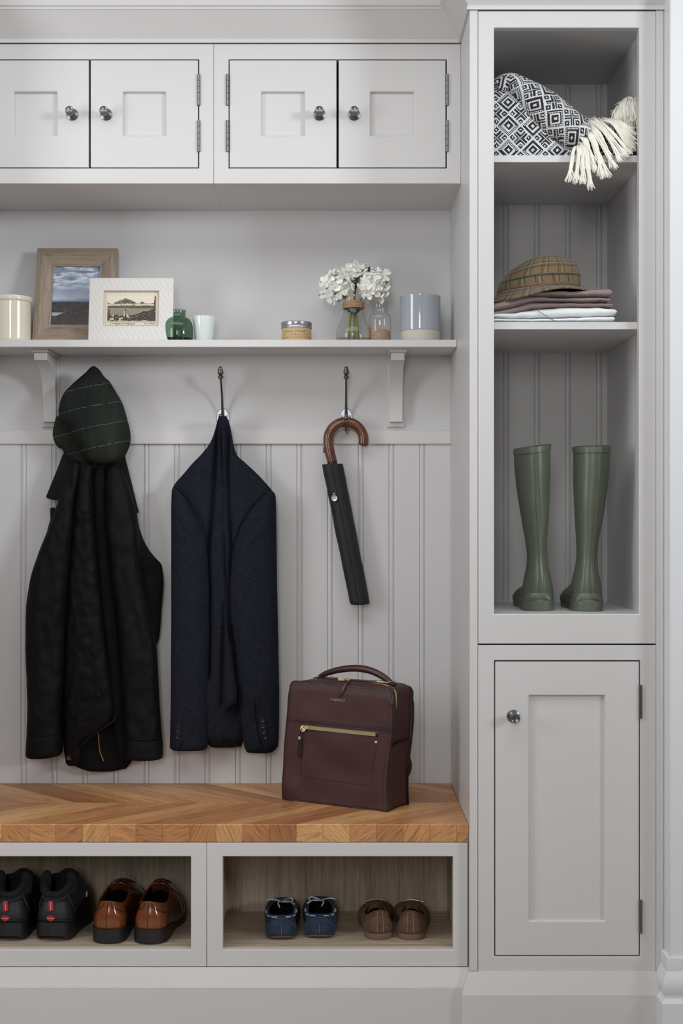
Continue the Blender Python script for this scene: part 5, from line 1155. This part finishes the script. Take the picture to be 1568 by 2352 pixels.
# ================================================================ things in the tall unit
# wellington boots
def _rub(n):
    v = n.co(); f = n.noise(v, 9, 3); n.base(n.mix(f, S(86, 93, 79), S(97, 104, 90))); n.bump(n.noise(v, 60, 2), .03, .001)
RUB = mat('olive_rubber', None, .36, 0, _rub); RUBD = mat('olive_rubber_trim', S(92, 99, 86), .42); BINS = mat('boot_lining', S(44, 46, 42), .8)
def welly(side, label, hx, py, yaw, lean):
    t = thing('wellington_boot', (0, 0, 0), label, 'boot', 'pair of green wellington boots')
    m = MB(); H = .374
    prof = [(.024, .062, .0355, .050), (.045, .060, .0350, .050), (.070, .058, .0315, .048), (.10, .057, .0255, .044), (.125, .056, .0235, .042), (.16, .055, .0250, .043), (.20, .056, .0300, .047), (.25, .058, .0360, .054), (.30, .060, .0395, .059), (.34, .060, .0410, .061), (H, .060, .0420, .062)]
    cols = [[(p[0], p[j]) for p in prof] for j in (1, 2, 3)]; R = []
    for i in range(56):
        z = lerp(.024, H, i / 55); cy_, rx, ry = [spl(c_, z) for c_ in cols]; sh = lean * smooth((z - .06) / .31)
        R.append([(sh + rx * math.copysign(abs(cos(a)) ** .9, cos(a)) + .002 * nz(cos(a) * 2, z * 14, 3), cy_ + ry * sin(a), z + (.0055 * cos(a) * smooth((z - .3) / .07) * (1 if lean < 0 else .3)) + .004 * sin(a) * smooth((z - .3) / .07)) for a in [2 * pi * j / 48 for j in range(48)]])
    m.loft(R, True, False, False); shaft_top = R[-1]
    F = [(0.010, .024, .030, .040), (.02, .031, .034, .046), (.05, .0355, .040, .058), (.09, .036, .038, .070), (.13, .037, .034, .066), (.17, .041, .030, .054), (.21, .0435, .027, .047), (.24, .041, .025, .042), (.262, .032, .021, .034), (.272, .018, .014, .024)]
    fc = [[(p[0], p[j]) for p in F] for j in (1, 2, 3)]; R = []
    for i in range(36):
        y = lerp(.010, .272, i / 35); hw, _, top = [spl(c_, y) for c_ in fc]; row = []
        for j in range(32):
            a = 2 * pi * j / 32; ca, sa = cos(a), sin(a); row.append((hw * math.copysign(abs(ca) ** .75, ca) + side * .006 * smooth((y - .12) / .12), y, .022 + (top - .022) * max(0, sa) ** .9 if sa > 0 else .022 - .004 * abs(sa) ** .5))
        R.append(row)
    m2 = MB(); m2.loft(R); m2.add(m.v, m.f)
    up = obj('boot_body', m2, [RUB, BINS], t, sharp=0)
    r_ = up.modifiers.new('solid', 'SOLIDIFY'); r_.thickness = .0025; r_.offset = -1; r_.material_offset = 0
    # top band, back seam ribs, sole and heel
    ct = Vector((lean, .060, 0)); band = MB(); lo = []
    for zo, k in ((-.013, 1.012), (-.0125, 1.035), (.0008, 1.035), (.0012, .985), (-.013, .955)):
        lo.append([Vector((ct.x + (p[0] - ct.x) * k, ct.y + (p[1] - ct.y) * k, p[2] + zo)) for p in shaft_top])
    band.loft(lo, True, False, False); obj('top_band', band, RUBD, t, sharp=40)
    def back(z, dx):
        cy_, rx, ry = [spl(c_, z) for c_ in cols]; a = -pi / 2 + dx / max(.02, rx); sh = lean * smooth((z - .06) / .31)
        return Vector((sh + rx * cos(a), cy_ + ry * sin(a) - .0004, z + (.0055 * cos(a) * smooth((z - .3) / .07) * (1 if lean < 0 else .3)) + .004 * sin(a) * smooth((z - .3) / .07)))
    for dx in (.002, .011, .020):
        m = MB(); m.tube([back(lerp(.03, H - .014, i / 40), dx) for i in range(41)], .0010, 6); obj('back_rib', m, RUBD, t)
    m = MB(); out = lambda y, k: None
    def foot_ring(y0_, y1_, k, z):
        R_ = []
        for j in range(48):
            a = 2 * pi * j / 48; q = (1 - cos(a)) / 2; y = lerp(y0_, y1_, q); hw = spl([(p[0], p[1]) for p in F], max(.010, min(.272, y))) * k + .0012
            e = sqrt(max(0, 1 - (2 * q - 1) ** 2)); e = min(1, e * (1.0 if y1_ > .2 else 1.25)) if q < .12 or q > .88 else 1
            e = min(1, (abs(sin(a)) / .62)); R_.append((math.copysign(hw * e, sin(a)) + side * .006 * smooth((y - .12) / .12), y, z))
        return R_
    m.loft([foot_ring(-.001, .277, 1.02, .014), foot_ring(-.001, .278, 1.02, .015), foot_ring(-.001, .278, 1.02, .0235), foot_ring(0, .276, 1.0, .026)]); so = obj('sole', m, RUBD, t, sharp=40)
    m = MB(); m.loft([foot_ring(-.001, .088, .99, 0), foot_ring(-.0015, .089, 1.01, .0015), foot_ring(-.0015, .089, 1.01, .0235)]); obj('heel', m, RUBD, t, sharp=40)
    m = MB(); m.loft([foot_ring(.125, .262, .98, 0), foot_ring(.12, .268, 1.0, .0145)]); obj('tread', m, RUBD, t, sharp=40)
    s_ = (py - 1191) / (EYE - ZTB); t.location = ((hx - 772) / s_, ys(s_), ZTB + .0003); t.rotation_euler = (0, 0, radians(yaw))
welly(-1, 'left green wellington boot with a slanted top edge, nearer the bench', 1237, 1404, -5, -.012)
welly(1, 'right green wellington boot with a level top edge, nearer the white wall', 1353.5, 1405, -2, .013)

# folded linen and trilby on the middle shelf
def _linen(c0, c1):
    def f(n):
        v = n.co(); a = n.noise(n.map(v, (1, 1, 4)), 260, 2); n.base(n.mix(a, c0, c1)); n.bump(a, .25, .0005)
    return f
MAUVE = mat('mauve_linen', None, .85, 0, _linen(S(132, 114, 112), S(152, 134, 132)), Sheen_Weight=.2); WHITEL = mat('white_linen', None, .8, 0, _linen(S(226, 230, 232), S(240, 243, 244)), Sheen_Weight=.15)
YL = -.468
def folded(layers, mt_, t, name, yb, seed):
    """each layer: list of (px, py bottom, py top) along the front edge; folded edge rounded at the front and right"""
    for li, (lay, xr) in enumerate(layers):
        m = MB(); x0, x1 = lay[0][0], lay[-1][0]; R = []
        N = 46
        for i in range(N + 1):
            px = lerp(x0, x1, 1 - (1 - i / N) ** 2.6); b = spl([(p[0], p[1]) for p in lay], px); tp = spl([(p[0], p[2]) for p in lay], px)
            e = min(1, (x1 - px) / 5); e = sqrt(max(0, 1 - (1 - e) ** 2)) if e < 1 else 1
            mid = (b + tp) / 2; b, tp = lerp(mid, b, max(e, .12)), lerp(mid, tp, max(e, .12)); row = []
            X, _, zb_ = at(px, b, YL); _, _, zt_ = at(px, tp, YL); dep = (yb - YL) - (.02 if li % 2 else 0); hh = (zt_ - zb_) / 2; zm = (zb_ + zt_) / 2
            for j in range(30):
                a = 2 * pi * j / 30; ca, sa = cos(a), sin(a); u = math.copysign(abs(ca) ** .28, ca); v = math.copysign(abs(sa) ** .75, sa)
                y = YL + dep / 2 - u * dep / 2 + .003 * nz(px / 40, li * 3, seed) * (1 if u > 0 else 0)
                z = zm + hh * v * (1 if True else 0) + .0015 * nz(px / 22, y * 30, seed + li)
                xx = X + (.006 * xr * (y - YL) / dep if px > x1 - 30 else 0)
                row.append((xx, y, z))
            R.append(row)
        m.loft(R); obj(name, m, mt_, t, sharp=0)
zW = ZS2 + .0004
t = thing('folded_cloth', (.47, -.3, zW), 'folded white linen cloth, lowest on the middle shelf under the mauve one', 'cloth')
folded([([(1118, 739, 728), (1180, 739, 731), (1260, 739, 730), (1340, 738.5, 727), (1372, 738.5, 725), (1412, 738.5, 724.5)], 1), ([(1118, 728, 718), (1180, 731, 716), (1230, 730, 708), (1300, 728.5, 703.5), (1360, 727, 703), (1388, 725.5, 704), (1417, 724, 706)], -1)], WHITEL, t, 'cloth_fold', -.20, 3)
m = MB(); m.tube([at(1225, 707.5, YL - .0045), at(1240, 717, YL - .0035), at(1256, 727, YL - .0030), at(1274, 737.5, YL - .002)], .0006, 6); obj('loose_thread', m, mat('grey_thread', S(74, 74, 78), .7), t)
t2 = thing('folded_cloth', (.47, -.3, AZ(722, YL)), 'folded mauve linen cloth lying on the white one, under the tweed hat', 'cloth')
folded([([(1118, 728, 715), (1160, 722, 710), (1190, 716.5, 702), (1230, 707.5, 693), (1290, 704, 694), (1345, 703.5, 695), (1385, 703.5, 694.5), (1408, 705, 695.5)], 1), ([(1118, 715, 700), (1160, 709, 690), (1200, 699, 682.5), (1235, 693, 680), (1290, 692.5, 683), (1345, 694, 681), (1382, 692, 682), (1402, 694, 683)], -1),
        ([(1118, 703, 700), (1150, 697, 692), (1185, 687, 679), (1220, 681.5, 666), (1270, 680.5, 664.5), (1330, 681.5, 666.5), (1372, 680.5, 661), (1390, 682, 660.5), (1406, 681, 660)], 1)], MAUVE, t2, 'cloth_fold', -.22, 9)
def _plaid(n):
    uv = n.co('UV'); u, v, _ = n.xyz(uv); f = n.noise(n.co(), 700, 2); t_ = n.noise(n.map(uv, (420, 420, 1), (0, 0, .78)), 1, 1)
    def band(x, k, c, wd): return n.m('LESS_THAN', n.m('ABSOLUTE', n.m('SUBTRACT', n.m('FRACT', n.m('ADD', n.m('MULTIPLY', x, k), c)), .5)), wd)
    col = n.mix(n.m('ADD', n.m('MULTIPLY', f, .6), n.m('MULTIPLY', t_, .4)), S(72, 62, 48), S(134, 116, 88))
    for x in (u, v):
        k = 27.0
        col = n.mix(n.m('MULTIPLY', band(x, k, .0, .20), .35), col, S(96, 98, 76)); col = n.mix(n.m('MULTIPLY', band(x, k, .18, .04), .75), col, S(40, 32, 27)); col = n.mix(n.m('MULTIPLY', band(x, k, -.18, .04), .7), col, S(42, 54, 50)); col = n.mix(n.m('MULTIPLY', band(x, k, .06, .03), .55), col, S(44, 54, 48))
        col = n.mix(n.m('MULTIPLY', band(x, k, .42, .045), .5), col, S(128, 84, 56)); col = n.mix(n.m('MULTIPLY', band(x, k, -.04, .03), .45), col, S(160, 142, 96)); col = n.mix(n.m('MULTIPLY', band(x, k, -.40, .03), .45), col, S(120, 98, 62))
    n.base(col); n.bump(f, .3, .0006)
PLAID = mat('brown_tweed_plaid', None, .9, 0, _plaid, Sheen_Weight=.1)
yh = -.385; k = 1 / sc(yh); hc = at(1236, 668, yh)
hat = thing('trilby_hat', (hc[0], yh, AZ(668, yh)), 'brown plaid tweed trilby hat resting on the folded mauve cloth', 'hat')
def tilt_hat(p):                                               # the hat sits tilted, low on the left
    a = radians(4); v = Vector(p) - Vector(hc); return Vector(hc) + Vector((v.x * cos(a) + v.z * sin(a), v.y, -v.x * -sin(a) + v.z * cos(a)))
def crown(q, a):
    f = q * pi / 2 * .985; s_ = cos(f) ** .62; top = smooth((q - .45) / .4); x = .0935 * s_ * cos(a) + .010 * q; y = .078 * s_ * sin(a)
    z = .079 * sin(f) ** .92 * (1 - .20 * smooth((-x) / .085) * smooth(q / .3))
    z -= .017 * top * exp(-(y / .024) ** 2) * smooth((x + .06) / .05); pin = .012 * exp(-((x - .050) / .024) ** 2) * smooth((q - .3) / .3); y -= math.copysign(pin, y) * min(1, abs(y) / .02)
    return tilt_hat((hc[0] + x, yh + y, hc[2] + z))
m = MB(); m.loft([[crown(i / 30, 2 * pi * j / 72) for j in range(72)] for i in range(31)], True, False, True, uvf=lambda i, j: (j * .52, i * .13)); obj('crown', m, PLAID, hat, sharp=0)
def brimp(q, a):
    ca = cos(a); ext = .026 + .008 * max(0, ca); rx, ry = .0935 + ext * q, .078 + .040 * q; x, y = rx * ca, ry * sin(a); fr_ = max(0, -sin(a))
    z = -.022 * q * smooth((.35 - ca) / 1.1) * (1 - .55 * fr_) - .003 * q - .005 * q * smooth((ca - .2) / .6) - .004 * q * q * smooth((ca - .55) / .4) - .016 * q * fr_ * smooth((-ca + .5) / 1.0) - .009 * q * fr_ * smooth((ca + .3) / .7)
    return tilt_hat((hc[0] + x, yh + y, hc[2] + z))
m = MB(); m.loft([[brimp(i / 8, 2 * pi * j / 72) for j in range(72)] for i in range(9)], True, False, False, uvf=lambda i, j: (j * .61 + .3, i * .045)); obj('brim', m, PLAID, hat, sharp=0, solid=.0025)
m = MB(); rows = []
for i, (q, o_) in enumerate(((.005, 1.012), (.02, 1.02), (.20, 1.02), (.215, 1.008))):
    rows.append([(lambda p, c_: c_ + (p - c_) * o_)(crown(q, 2 * pi * j / 72), Vector((hc[0], yh, crown(q, 2 * pi * j / 72).z))) for j in range(72)])
m.loft(rows, True, False, False, uvf=lambda i, j: (j * .55 + .2 + i * .02, i * .03 + .4)); obj('hat_band', m, PLAID, hat, sharp=40)

# black and white throw with cream fringe on the top shelf
def _weave(n):
    uv = n.co('UV'); st = 420.0                                   # stitches per metre
    V = lambda op, a, b=None: n.node('ShaderNodeVectorMath', dict([(0, a)] + ([(1, b)] if b else [])), operation=op).outputs[0]
    fl = V('FLOOR', V('MULTIPLY', uv, (st, st, st))); x, y, _ = n.xyz(V('MULTIPLY', fl, (1 / st,) * 3)); sx, sy, _ = n.xyz(fl)
    c_ = .0385 * 1.41421
    a = n.m('DIVIDE', n.m('ADD', x, y), c_); b = n.m('DIVIDE', n.m('SUBTRACT', x, y), c_)
    fa = n.m('MULTIPLY', n.m('ABSOLUTE', n.m('SUBTRACT', n.m('FRACT', a), .5)), 2); fb = n.m('MULTIPLY', n.m('ABSOLUTE', n.m('SUBTRACT', n.m('FRACT', b), .5)), 2)
    chk = n.m('GREATER_THAN', n.m('FRACT', n.m('MULTIPLY', n.m('ADD', n.m('FLOOR', a), n.m('FLOOR', b)), .5)), .25)
    lt = lambda p, q: n.m('LESS_THAN', p, q)
    mx = n.m('MAXIMUM', fa, fb); mn = n.m('MINIMUM', fa, fb)
    odd = n.m('GREATER_THAN', n.m('FRACT', n.m('MULTIPLY', n.m('ADD', sx, sy), .5)), .25)
    blackA = n.m('ADD', n.m('MULTIPLY', lt(mx, .40), n.m('GREATER_THAN', mx, .15)), n.m('MULTIPLY', lt(mx, .88), n.m('GREATER_THAN', mx, .58)))
    wa = n.m('SUBTRACT', 1, n.m('MULTIPLY', blackA, n.m('SUBTRACT', 1, n.m('MULTIPLY', odd, lt(n.m('ABSOLUTE', n.m('SUBTRACT', mx, .74)), .05)))))
    m2 = n.m('MAXIMUM', n.m('ABSOLUTE', n.m('SUBTRACT', fa, .66)), n.m('ABSOLUTE', n.m('SUBTRACT', fb, .66)))
    blackB = n.m('MAXIMUM', n.m('MULTIPLY', lt(m2, .25), n.m('GREATER_THAN', m2, .09)), n.m('MULTIPLY', lt(mn, .24), lt(mx, .90)))
    wb = n.m('SUBTRACT', 1, n.m('MULTIPLY', blackB, n.m('SUBTRACT', 1, n.m('MULTIPLY', odd, lt(mn, .09)))))
    pat = n.m('ADD', n.m('MULTIPLY', chk, wa), n.m('MULTIPLY', n.m('SUBTRACT', 1, chk), wb))
    n.base(n.mix(pat, S(26, 26, 32), S(206, 208, 210))); n.bump(n.node('ShaderNodeTexVoronoi', {'Vector': n.map(uv, (st, st, 1)), 'Scale': 1.0}).outputs[0], .4, .001)
WEAVE = mat('black_white_diamond_weave', None, .9, 0, _weave, Sheen_Weight=.1)
FRINGE = mat('cream_cotton_fringe', None, .85, 0, lambda n: n.base(n.mix(n.noise(n.co(), 40, 3), S(234, 230, 218), S(250, 248, 240))), Sheen_Weight=.15)
throw = thing('throw_blanket', (.5, -.3, ZS1 + .0004), 'black and white diamond patterned throw with cream fringe, on the top shelf', 'blanket')
# lower mound
PT = .051
def uv_xz(X, Y, Z, rot=0.0):
    u, v = X, Z + (Y + .46); return (u * cos(rot) - v * sin(rot), u * sin(rot) + v * cos(rot))
m = MB(); R = []; UV = []
xs = [AX(1120, -.45), AX(1322, -.44)]
for i in range(50):
    q = i / 49; X = lerp(xs[0], xs[1], q); px = lerp(1120, 1322, q)
    top = spl([(1110, 196), (1135, 186), (1160, 184), (1190, 198), (1220, 240), (1260, 296), (1300, 338), (1322, 352)], px); zt_ = AZ(top, -.44); row = []; ur = []
    z0_ = ZS1 + .0006; hh = max(.004, zt_ - z0_)
    for j in range(44):
        a = pi * j / 43; ca, sa = cos(a), sin(a)
        y = lerp(-.470, -.14, (1 - math.copysign(abs(ca) ** .45, ca)) / 2) - .014 * sa * (1 - q) + .006 * nz(q * 4, a * 2, 4); z = z0_ + hh * sa ** .62 + .003 * nz(q * 5, a * 3, 8) * sa
        row.append((X, y, z)); ur.append(uv_xz(X, y if z > zt_ - .01 else -.46, z))
    R.append(row); UV += ur
n0 = len(R[0]); m.add([p for r_ in R for p in r_], [(i * n0 + j, (i + 1) * n0 + j, (i + 1) * n0 + (j + 1) % n0, i * n0 + (j + 1) % n0) for i in range(len(R) - 1) for j in range(n0)] + [tuple(range(n0)), tuple((len(R) - 1) * n0 + j for j in range(n0))], UV)
obj('blanket_fold', m, WEAVE, throw, sharp=60)
# upper fold rolling from the top left down to the front right
path = [(1138, 214, -.40, 26), (1165, 203, -.405, 31), (1195, 218, -.415, 38), (1228, 243, -.425, 45), (1262, 270, -.430, 49), (1296, 296, -.435, 47), (1322, 314, -.440, 40), (1338, 324, -.445, 32)]
P = crom([at(a, b, y) for a, b, y, _ in path], 8); RAD = [spl([(i, p[3]) for i, p in enumerate(path)], i / 8) / sc(-.43) for i in range(len(P))]
R = []; UV = []; acc = 0
for i, c_ in enumerate(P):
    t_ = (P[min(i + 1, len(P) - 1)] - P[max(i - 1, 0)]).normalized(); nrm = Vector((-t_.z, 0, t_.x)).normalized(); nrm = nrm if nrm.z > 0 else -nrm; acc += (c_ - P[max(i - 1, 0)]).length; row = []
    for j in range(52):
        a = 2 * pi * j / 52; rr = RAD[i]; f = 1 + .05 * nz(i * .22, cos(a) * 1.5, sin(a) * 1.5 + 3)
        yy = -.060 * sin(a) if sin(a) > 0 else -.150 * sin(a)
        p = c_ + nrm * (rr * cos(a) * f) + Vector((0, yy, 0)) + Vector((0, 0, .010 * max(0, -sin(a)) * cos(a)))
        if p.z < ZS1 + .001: p.z = ZS1 + .001
        row.append(p); UV.append((acc, rr * a * .95))
    R.append(row)
m = MB(); n0 = 52; m.add([p for r_ in R for p in r_], [(i * n0 + j, (i + 1) * n0 + j, (i + 1) * n0 + (j + 1) % n0, i * n0 + (j + 1) % n0) for i in range(len(R) - 1) for j in range(n0)] + [tuple(range(n0)), tuple((len(R) - 1) * n0 + j for j in range(n0))], UV)
obj('blanket_fold', m, WEAVE, throw, sharp=60)
# low folds behind, running right to the second fringe
m = MB(); R = []; UV = []
for i in range(40):
    q = i / 39; px = lerp(1270, 1425, q); top = spl([(1270, 222), (1300, 236), (1340, 258), (1375, 268), (1400, 266), (1425, 250)], px); zt_ = AZ(top, -.36); X = AX(px, -.36); row = []; hh = zt_ - ZS1 - .001
    for j in range(36):
        a = pi * j / 35; row.append((X, -.30 - .115 * math.copysign(abs(cos(a)) ** .6, cos(a)), ZS1 + .001 + hh * sin(a) ** .6)); UV.append(uv_xz(X, row[-1][1], row[-1][2]))
    R.append(row)
n0 = 36; m.add([p for r_ in R for p in r_], [(i * n0 + j, (i + 1) * n0 + j, (i + 1) * n0 + (j + 1) % n0, i * n0 + (j + 1) % n0) for i in range(len(R) - 1) for j in range(n0)] + [tuple(range(n0)), tuple((len(R) - 1) * n0 + j for j in range(n0))], UV)
obj('blanket_fold', m, WEAVE, throw, sharp=60)
# fringe: strands gathered into tassels, pouring over the shelf edge
rf = random.Random(11)
def strand(m, pts, r): m.tube(crom(pts, 5), r, 5)
root = [(1328, 340), (1326, 322), (1332, 302), (1338, 286), (1350, 279), (1372, 274), (1396, 275), (1410, 282)]
# (root position 0..1, end px, end py, strands, hangs over the edge)
TS = [(.03, 1306, 413, 13, 1), (.07, 1322, 419, 12, 1), (.12, 1338, 421, 13, 1), (.17, 1356, 432, 13, 1), (.22, 1352, 388, 11, 1), (.27, 1366, 392, 9, 1), (.32, 1362, 366, 9, 1), (.38, 1382, 407, 14, 1), (.43, 1396, 404, 12, 1), (.47, 1378, 372, 8, 1), (.51, 1412, 386, 12, 1), (.55, 1400, 362, 9, 1), (.59, 1424, 368, 11, 1),
      (.64, 1416, 350, 9, 1), (.68, 1436, 358, 11, 1), (.73, 1444, 350, 10, 1), (.78, 1452, 347, 10, 0), (.83, 1458, 338, 10, 0), (.88, 1458, 326, 10, 0), (.93, 1456, 311, 10, 0), (.97, 1448, 296, 10, 0)]
m = MB()
for q, ex, ey, n_, hang in TS:
    rx_, ry_ = [spl([(i / (len(root) - 1), p[j]) for i, p in enumerate(root)], q) for j in (0, 1)]
    wx = rf.uniform(-7, 7)
    for s_ in range(n_ + 13):
        jx, jy = rf.gauss(0, 1.8), rf.gauss(0, 2.5); tx, ty = ex + rf.gauss(0, 4.6), ey + rf.gauss(0, 3.0)
        a = Vector(at(rx_ + jx, ry_ + jy, -.452 + rf.uniform(0, .02)))
        if hang:
            e_ = Vector(at(tx, ty, -.5035 + rf.uniform(-.004, .004))); mx = lerp(rx_, ex, .42) + wx + rf.gauss(0, 2.2); my = lerp(ry_, min(ty, 352), .42)
            b = Vector(at(mx, my - 6 * (q > .2), -.490 - rf.uniform(0, .010))); c_ = Vector(at(lerp(rx_, ex, .78) + wx * .5 + rf.gauss(0, 1.8), lerp(my, ty, .55), -.503 + rf.uniform(-.005, .004)))
        else:
            e_ = Vector(at(tx, ty, -.482 + rf.uniform(-.006, .01))); b = Vector(at(lerp(rx_, tx, .38), lerp(ry_, ty, .25) - 5, -.478)); c_ = Vector(at(lerp(rx_, tx, .75), lerp(ry_, ty, .68), -.486))
        strand(m, [a, b, c_, e_], rf.uniform(.0011, .0016))
tag(obj('fringe', m, FRINGE, throw, sharp=0), kind='stuff')
m = MB()
for i in range(230):
    q = rf.random(); x0_ = 1412 + 40 * q + rf.gauss(0, 3); y0_ = 262 - 26 * sin(min(1, q * 1.1) * pi * .6) + rf.gauss(0, 5)
    a = Vector(at(x0_ - 8, y0_ + rf.uniform(0, 20), -.40 + rf.uniform(-.02, .03))); ln = rf.uniform(18, 42); dx = rf.gauss(5, 9)
    strand(m, [a, Vector(at(x0_ + dx * .4 + 4, y0_ - 3, -.435)), Vector(at(x0_ + dx, y0_ + ln * .5, -.452)), Vector(at(min(1462, x0_ + dx * 1.2 + 2), y0_ + ln + rf.uniform(0, 30), -.455 + rf.uniform(-.01, .01)))], rf.uniform(.0011, .0015))
for i in range(120):
    x0_ = rf.uniform(1428, 1462); y0_ = rf.uniform(285, 345); a = Vector(at(x0_, y0_, -.40))
    strand(m, [a, Vector(at(x0_ + rf.gauss(0, 6), y0_ + 3, -.43)), Vector(at(min(1463, x0_ + rf.gauss(0, 9)), y0_ + rf.uniform(-4, 9), -.452))], .0013)
tag(obj('fringe', m, FRINGE, throw, sharp=0), kind='stuff')
